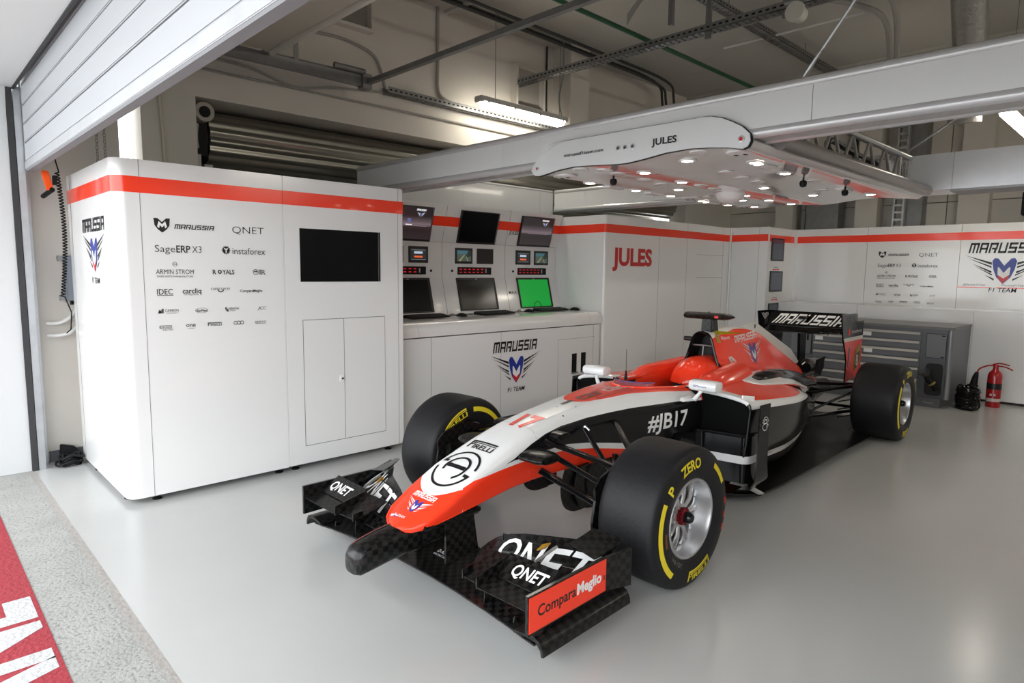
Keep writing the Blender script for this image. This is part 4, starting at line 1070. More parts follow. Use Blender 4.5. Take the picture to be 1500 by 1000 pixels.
conduit('dark conduit hanging beside the wall recess', [(5.97, 5.63, Z_CEIL), (5.97, 5.63, 3.6), (5.98, 5.63, 3.3), (6.0, 5.63, 3.08)], .012, DC)
conduit('pair of grey ceiling pipes bending down, the nearer one', [(6.05, 2.5, 4.05), (6.5, 2.22, 4.03), (6.85, 2.10, 3.98), (7.1, 2.1, 3.75), (7.15, 2.1, 3.3)], .028)
conduit('pair of grey ceiling pipes bending down, the farther one', [(6.3, 2.78, 4.05), (6.9, 2.44, 4.03), (7.3, 2.30, 3.98), (7.5, 2.28, 3.75), (7.55, 2.28, 3.3)], .028)
conduit('thin white rail across the ceiling behind the beam', [(7.1, 3.9, 4.0), (7.1, 3.2, 4.0), (7.1, 2.4, 4.0)], .012, WCABLE)
conduit('long grey conduit across the ceiling with clips', [(6.45, 3.6, 3.95), (6.45, 2.6, 3.95), (6.45, 1.4, 3.95), (6.45, -2, 3.95)], .016)
tag(MB().tube([(7.05, 1.52, Z_CEIL), (7.15, 1.55, 3.9), (7.5, 1.58, 3.55), (7.6, 1.6, 2.9)], .14, 20).build('flexible_duct', mat('duct_foil', (.34, .33, .31), .4, metal=.5, bump=.6, nscale=20), smooth=True), 'grey insulated flexible duct coming down from the ceiling', 'duct')
# suspension wire with turnbuckle
sw = wthing('suspension_wire', 'steel suspension wire with a turnbuckle holding the gantry beam', 'wire', (3.36, 1.43, 2.38))
A_, B_ = Vector((3.36, 1.43, 2.38)), Vector((3.36, .33, 3.9))
def along(t): return tuple(A_.lerp(B_, t))
MB().tube([along(0), along(1)], .004, 6).build('wire', STEEL, sw)
MB().tube([along(.02), along(.05), along(.09)], [.008, .012, .008], 8).build('shackle', STEEL, sw, smooth=True)
MB().tube([along(.30), along(.36), along(.42)], [.008, .016, .008], 8).build('turnbuckle', mat('turnbuckle_blue', (.25, .30, .42), .3, metal=.6), sw, smooth=True)
MB().tube([along(.1), along(.3)], .007, 6).build('ferrule', STEEL, sw)
tag(MB().tube([(6.2, 1.70, 2.45), (6.1, 1.25, 2.72), (6.0, 1.0, 2.85), (5.9, .6, 3.1), (5.85, .4, 3.5), (5.85, .4, 4.15)], .008, 6).build('suspension_wire', STEEL, smooth=True), 'slack steel wire from the truss end up behind the beam', 'wire')
# drum-shaped detector under the tray
dt = wthing('ceiling_detector', 'white drum-shaped detector fixed under the ceiling tray', 'detector', (5.38, 2.32, 3.48))
MB().lathe([(.075, 0), (.078, .02), (.066, .03), (.062, .12), (.05, .13)], (5.30, 2.32, 3.50), 'x', 24).build('housing', mat('detector_cream', (.62, .60, .54), .4), dt, smooth=True)
bx('bracket', STEEL, (5.34, 2.24, 3.585), (5.47, 2.42, 3.60), dt)
jb = wthing('junction_box', 'grey junction with fanned cables under the ceiling', 'junction', (4.94, 3.1, 3.75))
bx('box', STEELD, (4.85, 3.22, 3.82), (4.95, 3.30, 3.88), jb, .004)
for k in range(5):
    MB().tube(crom([(4.9, 3.26, 3.85), (4.93, 3.45, 3.88 - .01 * k), (4.98, 3.62, 3.82 - .015 * k), (5.0, 3.72, 3.75 - .02 * k)], 4), .008, 6).build('cable', GC, jb, smooth=True)
for k in range(4):
    MB().tube(crom([(4.9, 3.22, 3.85), (4.92, 3.1, 3.87 + .01 * k), (4.94, 2.95, 3.84 + .012 * k), (4.96, 2.75, 3.90)], 4), .008, 6).build('cable', GC, jb, smooth=True)
bx('strut', STEELD, (4.99, 3.24, 3.55), (5.03, 3.28, Z_CEIL), jb)
# fittings high on the back wall
for y, lab in ((2.9, 'vertical galvanised cable ladder on the back wall'),):
    ld = wthing('cable_ladder', lab, 'cable ladder', (10.4, y, 1.8))
    for dy in (-.06, .06): bx('rail', STEEL, (10.42, y + dy - .012, 1.0), (10.5, y + dy + .012, Z_CEIL), ld)
    for k in range(22): bx('rung', STEEL, (10.44, y - .06, 1.9 + k * .1), (10.47, y + .06, 1.93 + k * .1), ld)
lamp = wthing('wall_bracket', 'black cable box and pipes on the back wall below the duct', 'cable box', (10.5, 1.3, 2.3))
bx('box', BLACKM, (10.4, 1.38, 2.2), (10.6, 1.5, 2.5), lamp, .01)
for dy in (0, -.06): MB().tube(crom([(10.45, 1.4 + dy, 2.5), (10.45, 1.32 + dy, 2.48), (10.45, 1.28 + dy, 2.3), (10.45, 1.28 + dy, 1.7)], 5), .022, 8).build('cable', BLACKM, lamp, smooth=True)
tag(bx('wall_vent', STEELD, (10.45, 3.72, 1.9), (10.70, 4.2, 2.9)), 'dark louvred vent beside the green pipe on the back wall', 'vent')
# ================================================================ THE RACING CAR
# local frame: x back from the front axle, y towards the console side, z up
car = thing('racing_car', 'white, red and black open-wheel racing car with big slick tyres', 'racing car', (2.51, 2.33, 0), .032)
CGLOSS = mat('car_black', (.005, .005, .006), .12, coat=.12, spec=.28)
WOFF = (.80, .80, .79)
def paint(name, fn):
    """glossy paint whose colour is laid out by fn(nt, X, Y, Z) in the car's own frame"""
    m = bpy.data.materials.new(name); m.use_nodes = True
    nt = m.node_tree; b = nt.nodes['Principled BSDF']
    tc = nt.nodes.new('ShaderNodeTexCoord'); sp = nt.nodes.new('ShaderNodeSeparateXYZ'); nt.links.new(tc.outputs['Object'], sp.inputs[0])
    c = fn(nt, sp.outputs['X'], nmath(nt, 'ABSOLUTE', sp.outputs['Y']), sp.outputs['Z'])
    nt.links.new(c, b.inputs['Base Color'])
    b.inputs['Roughness'].default_value = .2; b.inputs['Coat Weight'].default_value = .15; b.inputs['Coat Roughness'].default_value = .03; b.inputs['Specular IOR Level'].default_value = .3
    MATS[name] = m
    return m
def AND(nt, *a):
    r = a[0]
    for q in a[1:]: r = nmath(nt, 'MULTIPLY', r, q)
    return r
LT = lambda nt, a, b: nmath(nt, 'LESS_THAN', a, b)
GT = lambda nt, a, b: nmath(nt, 'GREATER_THAN', a, b)
BLK = (.007, .007, .008)
def chassis_paint(nt, X, Y, Z):
    zA = npiece(nt, X, [(-.46, .515), (-.40, .532), (-.28, .580), (-.17, .612), (-.05, .632), (.15, .646), (.5, .656), (.8, .655), (1.1, .645), (1.4, .63), (1.8, .62)])
    zB = npiece(nt, X, [(-.46, .515), (-.40, .522), (-.2, .526), (0, .528), (.17, .505), (.45, .455), (.8, .392), (1.1, .335), (1.4, .29), (1.8, .25)])
    zC = npiece(nt, X, [(-.80, .40), (-.72, .458), (-.66, .480), (-.5, .495), (-.35, .502), (0, .498), (.2, .468), (.35, .44), (.6, .395), (.9, .335), (1.1, .295), (1.4, .25), (1.8, .2)])
    nose = LT(nt, X, nmath(nt, 'ADD', nmath(nt, 'MULTIPLY', nmath(nt, 'MULTIPLY', Y, Y), 4.2), -.815))
    low = AND(nt, LT(nt, Z, zC), GT(nt, X, -.725))
    side = AND(nt, LT(nt, Z, zA), GT(nt, Z, zB), GT(nt, X, -.46))
    yR = npiece(nt, X, [(.19, 0), (.21, .05), (.26, .09), (.34, .115), (.45, .135), (.6, .160), (.8, .215), (1.1, .26), (1.8, .3)])
    topz = npiece(nt, X, [(0, .67), (.3, .695), (.6, .70), (.9, .69), (1.8, .68)])
    top = AND(nt, LT(nt, Y, yR), GT(nt, Z, topz), GT(nt, X, .19))
    well = AND(nt, GT(nt, X, .70), LT(nt, Y, .3), LT(nt, Z, .70), GT(nt, Z, .3))
    c = nmix(nt, low, WOFF, RED); c = nmix(nt, nose, c, RED); c = nmix(nt, side, c, BLK); c = nmix(nt, top, c, RED)
    return c
CHP = paint('chassis_paint', chassis_paint)
CH = [  # x, ztop, ridge half width, side half width, zbottom, bottom half width
    (-1.005, .318, .006, .012, .308, .010), (-.995, .322, .045, .055, .302, .045), (-.97, .334, .088, .100, .304, .085), (-.92, .360, .120, .135, .312, .118),
    (-.80, .425, .134, .154, .332, .138), (-.65, .507, .126, .156, .350, .142), (-.42, .595, .116, .154, .374, .136), (-.25, .645, .112, .154, .378, .132), (-.08, .677, .112, .156, .376, .132),
    (.16, .706, .120, .168, .370, .140), (.35, .720, .138, .190, .358, .155), (.55, .730, .168, .228, .340, .185), (.80, .728, .215, .290, .290, .235), (1.05, .710, .245, .335, .225, .290),
    (1.30, .705, .265, .370, .160, .330), (1.75, .705, .275, .380, .110, .340)]
def chassis_ring(x):
    zt, wr, ws, zb, wb = interp(CH, x)
    h = zt - zb
    half = [(0, zt), (wr * .6, zt - .002), (wr * .9, zt - .006), (wr + (ws - wr) * .55, zt - .10 * h), (ws, zt - .26 * h), (ws * .99, zt - .5 * h), (wb + (ws - wb) * .35, zb + .14 * h), (wb * .92, zb + .01 * h), (0, zb)]
    half = crom(half, 4)
    return [(x, -y, z) for y, z in half] + [(x, y, z) for y, z in half[-2:0:-1]]
xs_ = [c[0] for c in CH[:5]]; xx = -.80
while xx < 1.75: xx += .05; xs_.append(min(xx, 1.75))
chs = MB().rings([chassis_ring(x) for x in xs_], True, True).build('monocoque', CHP, car, smooth=True)
# cockpit opening cut into the tub
cut = MB()
op = crom([(.70, 0), (.76, .11), (.90, .17), (1.1, .205), (1.4, .22), (1.62, .215), (1.66, 0)], 5)
op = op + [(x, -y) for x, y in op[-2:0:-1]]
cut.rings([[(x, y, .40) for x, y in op], [(x, y, .95) for x, y in op]], True, True)
cuto = cut.build('cutter', mat('cockpit_dark', (.012, .012, .013), .7), car)
md = chs.modifiers.new('cut', 'BOOLEAN'); md.operation = 'DIFFERENCE'; md.object = cuto; md.solver = 'EXACT'
try: md.material_mode = 'TRANSFER'
except Exception: pass
dg = bpy.context.evaluated_depsgraph_get()
nme = bpy.data.meshes.new_from_object(chs.evaluated_get(dg))
chs.modifiers.clear(); chs.data = nme
bpy.data.objects.remove(cuto)
MB().tube([(x, y, interp(CH, x)[0] - .004) for x, y in op] + [(op[0][0], op[0][1], interp(CH, op[0][0])[0] - .004)], .012, 8, False).build('cockpit_rim', mat('rim_red', RED, .25, coat=.3), car, smooth=True)

BV = {}
def bvh(o):
    if o.name not in BV:
        me = o.data; BV[o.name] = BVHTree.FromPolygons([v.co[:] for v in me.vertices], [list(p.vertices) for p in me.polygons])
    return BV[o.name]
def top_map(o, x, y, u=(0, -1), v=(1, 0), off=.0022):
    t = bvh(o)
    def f(a, b):
        px, py = x + u[0] * a + v[0] * b, y + u[1] * a + v[1] * b
        h = t.ray_cast(Vector((px, py, 3)), Vector((0, 0, -1)))
        return h[0] + h[1] * (off if h[1].z > 0 else -off) if h[0] else Vector((px, py, .6))
    return f
def side_map(o, x, z, u=(1, 0), v=(0, 1), off=.0025, s=-1):
    t = bvh(o)
    def f(a, b):
        px, pz_ = x + u[0] * a + v[0] * b, z + u[1] * a + v[1] * b
        h = t.ray_cast(Vector((px, 3 * s, pz_)), Vector((0, -s, 0)))
        return h[0] + h[1] * (off if h[1].y * s > 0 else -off) if h[0] else Vector((px, .3 * s, pz_))
    return f
ML = .03
# nose lettering and roundel
tm_ = top_map(chs, -.645, -.005)
decal('logo', merge2d(ring_logo(.118)), tm_, BLACKP, chs, ML)
decal('lettering', xf(long_p(.060, .17, .03), dx=-.085), top_map(chs, -.50, -.0), BLACKP, chs, ML)
decal('lettering', xf(text2d('17', .15, .045, width=.135, shear=-.1), dx=-.07), top_map(chs, -.25, -.04), mat('number_red', S(225, 45, 40), .25), chs, ML)
put_emblem(top_map(chs, -.872, -.005), .088, chs, wing=WHITEP, red=None, word=WHITEP, team=None, maxlen=ML, lift=lambda p: p + Vector((0, 0, .0012)))
decal('lettering', xf(text2d('F1 TEAM', .012, 0, width=.07), dx=-.05, dy=-.01), top_map(chs, -.945, .01), WHITEP, chs, ML)
for dx, m_ in ((.0, WHITEP), (.0085, BLUEP), (.017, REDP)):
    decal('flag', poly2d(rect(.0, -dx * .45, .022, -dx * .45 + .0042)), top_map(chs, -.955, .055), m_, chs, ML)
decal('flag', poly2d(rect(-.024, -.008, -.001, .0042)), top_map(chs, -.955, .055), BLUEP, chs, ML)
decal('flag', poly2d([(-.024, -.008), (-.021, -.008), (-.001, .0042), (-.004, .0042)], [(-.024, .0042), (-.024, .002), (-.004, -.008), (-.001, -.008)], rect(-.024, -.003, -.001, -.0005), rect(-.0145, -.008, -.0105, .0042)), top_map(chs, -.955, .055, off=.0026), WHITEP, chs, ML)
decal('lettering', text2d('car', .105, .03, width=.24), top_map(chs, .25, -.05, (1, 0), (0, 1)), mat('grey_red_print', (.20, .03, .02), .3), chs, ML)
decal('lettering', text2d('cliq', .105, .03, width=.22), top_map(chs, .50, -.05, (1, 0), (0, 1)), mat('pink_print', (.80, .55, .5), .3), chs, ML)
decal('lettering', text2d('carcliq.co.uk', .028, .01, width=.30), top_map(chs, .33, -.098, (1, 0), (0, 1)), mat('grey_red_print'), chs, ML)
decal('slot', poly2d(rect(-.012, -.05, .012, .05)), top_map(chs, .165, -.01), BLACKP, chs, ML)
decal('lettering', text2d('#JB17', .098, .02, width=.33), side_map(chs, .63, .505), WHITEP, chs, ML)
for pts in ([(.02, .02), (.05, .025)], [(.12, -.05), (.13, .0)], [(.10, .08), (.07, .10)]):
    decal('fastener', arc2d(0, .005, 0, 360, 10, pts[0]), top_map(chs, .05, 0), BLACKP, chs, ML)
decal('joint_line', poly2d(rect(-.17, -.0012, .17, .0012)), top_map(chs, -.24, 0), mat('joint_grey', (.35, .35, .35), .4), chs, ML)

# black finger nose and pillars
fg = [(-.78, .265, .078, .055), (-.90, .262, .076, .058), (-.98, .258, .072, .062), (-1.06, .250, .068, .063), (-1.15, .236, .064, .062), (-1.195, .226, .060, .057), (-1.215, .218, .044, .042), (-1.221, .215, .015, .015)]
rings = []
for x, zc, w, h in fg:
    rings.append([(x, w * math.copysign(abs(math.cos(a)) ** .55, math.cos(a)), zc + h * math.copysign(abs(math.sin(a)) ** .55, math.sin(a))) for a in [2 * PI * k / 24 for k in range(24)]])
fin_ = MB().rings(rings, True, True).build('nose_finger', CARBON, car, smooth=True)
decal('stripe', poly2d(rect(-.02, -.14, -.008, .14)), top_map(fin_, -1.05, .02), mat('dark_red_print', (.12, .01, .01), .3), fin_, ML)
MB().rings([[(x, s * w, z) for s, w, z in ((-1, .13, .32), (-1, .11, .30), (1, .11, .30), (1, .13, .32), (1, .13, .335), (-1, .13, .335))] for x in (-.93, -.60)], True, True).build('nose_underside', CARBON, car)
for s in (-1, 1):
    o = MB().hexa([(-.80, s * .105, .34), (-.64, s * .105, .35), (-.64, s * .117, .35), (-.80, s * .117, .34)], [(-.80, s * .105, .115), (-.60, s * .105, .12), (-.60, s * .117, .12), (-.80, s * .117, .115)]).build('wing_pylon', CARBON, car)

# ---------------- front wing
fw = thing('front_wing', '', ''); 
for k_ in ('label', 'category'): del fw[k_]
bpy.data.objects.remove(fw)
def wing_strip(name, parent, le, te, th=.010, camber=.0, m_=CARBON, n=6, ny=1):
    """aerofoil strip: le/te lists of (x, y, z) along the span"""
    rings = []
    for a, b in zip(le, te):
        a, b = Vector(a), Vector(b); up = Vector((0, 0, 1)); topp, bot = [], []
        for k in range(n + 1):
            t = k / n; p = a.lerp(b, t); c = -camber * 4 * t * (1 - t); d = th * (1.2 * math.sqrt(max(t, .02)) * (1 - t) + .12)
            topp.append(tuple(p + up * (c + d))); bot.append(tuple(p + up * (c - d)))
        rings.append(topp + bot[::-1])
    return MB().rings(rings, True, True).build(name, m_, parent, smooth=True)
yy = [-.79, -.72, -.64, -.5, -.42, -.3, -.12, .12, .3, .42, .5, .64, .72, .79]
def le_main(y):
    a = abs(y); return (-.90 - .05 * max(0, (a - .2)) / .6, y, .10 + (.0 if a < .6 else -.012 * math.sin((a - .6) / .19 * PI / 2)))
fwm = wing_strip('front_wing', car, [le_main(y) for y in yy], [(-.60 if abs(y) < .3 else -.66, y, .135 if abs(y) < .3 else .15) for y in yy], .012, .012)
decal('lettering', xf(text2d('D-ACTION', .022, .005, width=.10), dx=-.05), top_map(fwm, -.74, -.03), WHITEP, fwm, ML)
decal('lettering', xf(text2d('RACING SAFETY', .014, 0, width=.11), dx=-.05), top_map(fwm, -.765, -.03), WHITEP, fwm, ML)
for s in (-1, 1):
    W_ = lambda pts: [(x, s * y, z) for x, y, z in pts]
    # flap stack: strips of one cambered surface S(t, y), t from front (0) to rear edge (1)
    LEt = [(.27, -.83, .135), (.34, -.845, .150), (.5, -.865, .160), (.79, -.88, .165)]
    TEt = [(.27, -.725, .222), (.32, -.705, .272), (.38, -.681, .305), (.47, -.65, .324), (.55, -.616, .330), (.66, -.53, .322), (.79, -.44, .305)]
    def S_(t, y):
        xa, za = interp(LEt, y); xb, zb = interp(TEt, y)
        return Vector((xa + (xb - xa) * t, s * y, za + (zb - za) * (t ** 1.25)))
    ysp = [.27 + .52 * k / 16 for k in range(17)]
    for i_, (ta, tb) in enumerate(((0, .30), (.315, .62), (.635, 1.0))):
        rings = []
        for y in ysp:
            tp = [S_(ta + (tb - ta) * k / 5, y) for k in range(6)]
            rings.append([tuple(p) for p in tp] + [tuple(p - Vector((0, 0, .008 if 0 < k < 5 else .003))) for k, p in list(enumerate(tp))[::-1]])
        MB().rings(rings, True, True).build('flap', CARBON, fwm, smooth=60)
    wing_strip('flap_outer', fwm, W_([(-.60, .66, .325), (-.60, .79, .300)]), W_([(-.47, .685, .362), (-.415, .80, .330)]), .006, .006)
    # endplate (> sticker)
    ep = MB().hexa(W_([(-1.005, .795, .30), (-.55, .795, .298), (-.55, .795, .155), (-1.005, .795, .150)]), W_([(-1.005, .808, .30), (-.55, .808, .298), (-.55, .808, .155), (-1.005, .808, .150)]))
    ep.hexa(W_([(-.55, .795, .298), (-.42, .835, .312), (-.42, .835, .150), (-.55, .795, .155)]), W_([(-.55, .808, .298), (-.42, .848, .312), (-.42, .848, .150), (-.55, .808, .155)]))
    epo = ep.build('endplate', CARBON, fwm)
    # footplate with rolled edge
    ring = []
    for x in (-.965, -.9, -.75, -.55, -.42):
        d = 0 if x > -.93 else .012
        ring.append(W_([(x, .70, .118), (x, .76, .128), (x, .80, .135), (x, .83, .122), (x, .845, .095), (x, .848, .072), (x, .838, .070), (x, .832, .092), (x, .81, .115), (x, .76, .116), (x, .70, .108)]))
    MB().rings(ring, True, True).build('footplate', CARBON, fwm, smooth=True)
    # cascade winglet with fence
    wing_strip('cascade', fwm, W_([(-.985, .52, .222), (-.995, .79, .235)]), W_([(-.90, .52, .238), (-.90, .79, .255)]), .005, .003)
    ca = wing_strip('cascade', fwm, W_([(-.90, .55, .248), (-.91, .79, .258)]), W_([(-.80, .52, .305), (-.80, .79, .315)]), .006, .006)
    wing_strip('cascade', fwm, W_([(-.95, .40, .215), (-.96, .52, .218)]), W_([(-.78, .36, .275), (-.80, .52, .285)]), .005, .005)
    MB().hexa(W_([(-.985, .515, .215), (-.80, .515, .25), (-.80, .515, .30), (-.985, .515, .262)]), W_([(-.985, .522, .215), (-.80, .522, .25), (-.80, .522, .30), (-.985, .522, .262)])).build('fence', CARBON, fwm)
    MB().hexa(W_([(-.955, .40, .208), (-.90, .40, .22), (-.90, .40, .25), (-.955, .40, .245)]), W_([(-.955, .406, .208), (-.90, .406, .22), (-.90, .406, .25), (-.955, .406, .245)])).build('fence', CARBON, fwm)
    MB().hexa(W_([(-.90, .47, .10), (-.80, .47, .12), (-.80, .47, .20), (-.895, .47, .215)]), W_([(-.90, .474, .10), (-.80, .474, .12), (-.80, .474, .20), (-.895, .474, .215)])).build('fence', CARBON, fwm)
    MB().hexa(W_([(-.915, .645, .09), (-.885, .65, .09), (-.885, .65, .118), (-.905, .645, .125)]), W_([(-.915, .65, .09), (-.885, .655, .09), (-.885, .655, .118), (-.905, .65, .125)])).build('fence', CARBON, fwm)
    # adjuster link between the flaps
    MB().tube(W_([(-.80, .60, .262), (-.74, .615, .285), (-.64, .63, .315)]), .006, 8).build('flap_adjuster', mat('adjuster_steel', (.4, .4, .4), .3, metal=.7), fwm, smooth=True)
    MB().tube(W_([(-.70, .575, .300), (-.67, .585, .31), (-.64, .595, .318)]), [.003, .011, .003], 8).build('flap_tag', mat('tag_gold', S(150, 110, 30), .4), fwm, smooth=True)
    MB().tube(W_([(-.72, .40, .295), (-.72, .40, .322), (-.70, .5, .322), (-.67, .57, .312)]), .0035, 6).build('sensor_cable', BLACKM, fwm, smooth=True)
    # big letters lie on the two upper flaps: projected from above
    def flapmap(x, y, uu, vv, trees, off=.004):
        def f(a, b):
            px, py = x + uu[0] * a + vv[0] * b, y + uu[1] * a + vv[1] * b
            best = None
            for t in trees:
                h = t.ray_cast(Vector((px, py, 1)), Vector((0, 0, -1)))
                if h[0] and (best is None or h[0].z > best.z): best = h[0]
            if best is None:
                best = Vector((px, py, .29))
                for t in trees:
                    h = t.find_nearest(Vector((px, py, .30)))
                    if h[0]: best = Vector((px, py, h[0].z))
            return best + Vector((0, 0, off))
        return f
    for ch_, c0, c1, ta, tb in (('Q', .385, .485, .50, .93), ('N', .50, .58, .42, .90), ('E', .595, .672, .36, .86), ('T', .68, .782, .36, .86)):
        gl = text2d(ch_, 1, .012, width=1)
        def lm(u, v, c0=c0, c1=c1, ta=ta, tb=tb):
            y = (c0 + (c1 - c0) * u) if s < 0 else (1.165 - c0 - (c1 - c0) * u)
            y = min(.788, max(.272, y)); t = ta + (tb - ta) * v
            return S_(min(1.0, max(0, t)), y) + Vector((0, 0, .0025))
        decal('lettering', gl, lm, WHITEP, fwm, .12)
    decal('lettering', text2d('QNET', .050, .02, width=.17, align='C'), flapmap(-.878, .675 * s, (0, -1), (1, 0), [bvh(ca)]), WHITEP, fwm, .02)
    if s < 0:
        ORG = mat('sticker_orange', RED, .3)
        MB().box(-1.0, -.8098, .158, -.545, -.8078, .292).build('sticker', ORG, epo)
        mp = plane_map((-.955, -.8105, .208), (1, 0, .0), UZ)
        decal('lettering', text2d('Compara', .044, .018, width=.218), mp, BLACKP, epo)
        decal('lettering', xf(text2d('Meglio', .044, .035, width=.155), dx=.224), mp, WHITEP, epo)
        decal('lettering', xf(text2d('.it', .026, .01, width=.022), dx=.383), mp, BLACKP, epo)

# ---------------- wheels
def tyre_prof(W, D):
    h, r = W / 2, D / 2
    return crom([(.178, -h * .80), (.19, -h * .93), (.235, -h), (.275, -h * .985), (r * .93, -h * .93), (r * .975, -h * .84), (r * .995, -h * .68), (r, -h * .3), (r, h * .3), (r * .995, h * .68), (r * .975, h * .84), (r * .93, h * .93), (.275, h * .985), (.235, h), (.19, h * .93), (.178, h * .80)], 3)
def wheel(x, s, yc, W, D, seed=0, toe=0.):
    """tyre is the part; rim, nut and lettering are sub-parts. Built about the wheel centre, outer side at -y, then mirrored for the far side"""
    n = 72; r = D / 2
    prof = tyre_prof(W, D); rings = []
    C0 = Vector((x, yc, r)); sg = -1 if s < 0 else 1
    def P(rad, h, a):      # h outwards
        v = Vector((rad * math.cos(a), sg * h, rad * math.sin(a)))
        return C0 + Matrix.Rotation(toe, 3, 'Z') @ v
    for rad, h in prof: rings.append([tuple(P(rad, h, 2 * PI * k / n)) for k in range(n)])
    mbt = MB(); mbt.rings(rings, True, False)
    ty = mbt.build('tyre', [RUBBER], car, smooth=60)
    # rim barrel with lip, open dish
    def lat(name, pr, m_, par, nn=48):
        return MB().rings([[tuple(P(a_, b_, 2 * PI * k / nn)) for k in range(nn)] for a_, b_ in pr], True, False).build(name, m_, par, smooth=50)
    h = W / 2
    rim = lat('rim', [(.182, h * .80), (.186, h * .90), (.181, h * .935), (.173, h * .92), (.168, h * .80), (.160, h * .45), (.150, h * .36), (.150, -h * .7), (.165, -h * .8), (.182, -h * .82)], RIM, ty)
    dark = mat('wheel_inside', (.012, .012, .012), .6)
    lat('brake_drum', [(.148, h * .15), (.03, h * .13), (.001, h * .13)], dark, ty)
    lat('brake_drum', [(.155, -h * .55), (.05, -h * .5), (.001, -h * .5)], dark, ty)
    # split spokes
    for k in range(10):
        a0 = 2 * PI * k / 10 + .1
        for da in (-.13, .13):
            pts = [P(.048, h * .50, a0), P(.09, h * .54, a0 + da * .35), P(.125, h * .50, a0 + da * .8), P(.154, h * .42, a0 + da * 1.1)]
            MB().tube(pts, [.012, .0085, .008, .012], 8).build('spoke', RIM, rim, smooth=True)
    lat('hub', [(.058, h * .30), (.058, h * .54), (.05, h * .56), (.001, h * .56)], RIM, ty, 24)
    nutm = mat('nut_red', S(110, 12, 22), .3, metal=.5)
    nut = MB()
    ring0 = []
    for pr_ in ((.040, h * .54), (.042, h * .70), (.034, h * .74)):
        ring0.append([tuple(P(pr_[0] * (1.0 if (k // 2) % 2 else .84), pr_[1], 2 * PI * k / 40)) for k in range(40)])
    nut.rings(ring0, True, True).build('wheel_nut', nutm, ty)
    lat('nut_core', [(.026, h * .70), (.026, h * .86), (.018, h * .93), (.001, h * .93)], BLACK, ty, 24)
    # lettering wrapped round the outer sidewall
    def side_h(rad):
        pr_ = [(a_, b_) for a_, b_ in prof if b_ > 0]; best = h
        for (r0, h0), (r1, h1) in zip(pr_, pr_[1:]):
            lo, hi = min(r0, r1), max(r0, r1)
            if lo <= rad <= hi and hi > lo: return h0 + (h1 - h0) * (rad - r0) / (r1 - r0)
        return best
    def wrap(ang, rad, outer=True):
        # u runs clockwise seen from outside
        def f(u, v):
            rr_ = rad + (v if outer else -v)
            a = math.radians(ang) + (-u if outer else u) / rad * (1 if s < 0 else -1) * (-1)
            a = math.radians(ang) - (u if outer else -u) / rad if s < 0 else math.radians(180 - ang) + (u if outer else -u) / rad
            return P(rr_, side_h(rr_) + .0015, a)
        return f
    return ty, wrap, P, side_h
def tyre_marks(ty, wrap, rot, hand=True):
    T = lambda s_, ang, h_, w_, m_, rad=.232, b=.03, outer=True: decal('lettering', text2d(s_, h_, b, width=w_, align='C'), wrap(ang + rot, rad, outer), m_, ty, .015)
    T('P', 138, .046, .032, YELP, .240); T('ZERO', 100, .046, .145, YELP, .240)
    decal('stripe', arc2d(.254, .280, 0, 62, 30), lambda u, v: wrap(0, .25)(0, 0), YELP, ty) if False else None
    for a0, a1 in ((152, 232), (26, 54)):
        vs, fs = [], []
        for k in range(25):
            a = a0 + (a1 - a0) * k / 24 + rot
            for rr_ in (.258, .284): vs.append(tuple(wrap(a, rr_)(0, 0)))
        for k in range(24): fs.append([2 * k, 2 * k + 1, 2 * k + 3, 2 * k + 2])
        MB().add(vs, fs).build('colour_stripe', YELP, ty, fix=False)
    decal('lettering', xf(long_p(.050, .20, .03), dx=-.10), wrap(283 + rot, .288, False), YELP, ty, .015)
    decal('lettering', xf(long_p(.050, .20, .03), dx=-.10), wrap(62 + rot, .238), YELP, ty, .015) if False else None
    if hand:
        T('1A6 1DY', 232, .022, .11, mat('chalk_mark', (.22, .22, .19), .7), .222, 0., False)
        decal('barcode', poly2d(*[rect(-.03 + k * .006, 0, -.027 + k * .006, .016) for k in range(11)]), wrap(190 + rot, .222), mat('barcode_orange', S(190, 110, 60), .6), ty, .015)
        for a in (4, -10, -22): decal('paint_mark', poly2d(rect(-.016, 0, .012, .03)), wrap(a + rot, .272), mat('mark_red', S(200, 50, 35), .5), ty, .015)
R_F = .33
for s in (-1, 1):
    ty, wrap, P, sh = wheel(0, s, s * .744, .315, .66, toe=-.03 if s < 0 else .03)
    if s < 0: tyre_marks(ty, wrap, 0)
    # inner sidewall marks of the far tyre are what the photo shows
    if s > 0:
        def inner(ang, rad):
            def f(u, v):
                rr_ = rad - v; a = math.radians(ang) + u / rad
                p = P(rr_, -(sh(rr_) + .0015), a); return p
            return f
        vs, fs = [], []
        for k in range(25):
            a = 20 + 70 * k / 24
            for rr_ in (.250, .278): vs.append(tuple(inner(a, rr_)(0, 0)))
        for k in range(24): fs.append([2 * k, 2 * k + 1, 2 * k + 3, 2 * k + 2])
        MB().add(vs, fs).build('colour_stripe', YELP, ty, fix=False)
        g = xf(long_p(.050, .19, .03), dx=-.095)
        decal('lettering', ([(-a, b) for a, b in g[0]], g[1]), lambda u, v: inner(125, .236)(u, -v), YELP, ty, .015)
    ty, wrap, P, sh = wheel(3.69, s, s * .713, .375, .66)
    if s < 0: tyre_marks(ty, wrap, -10, False)

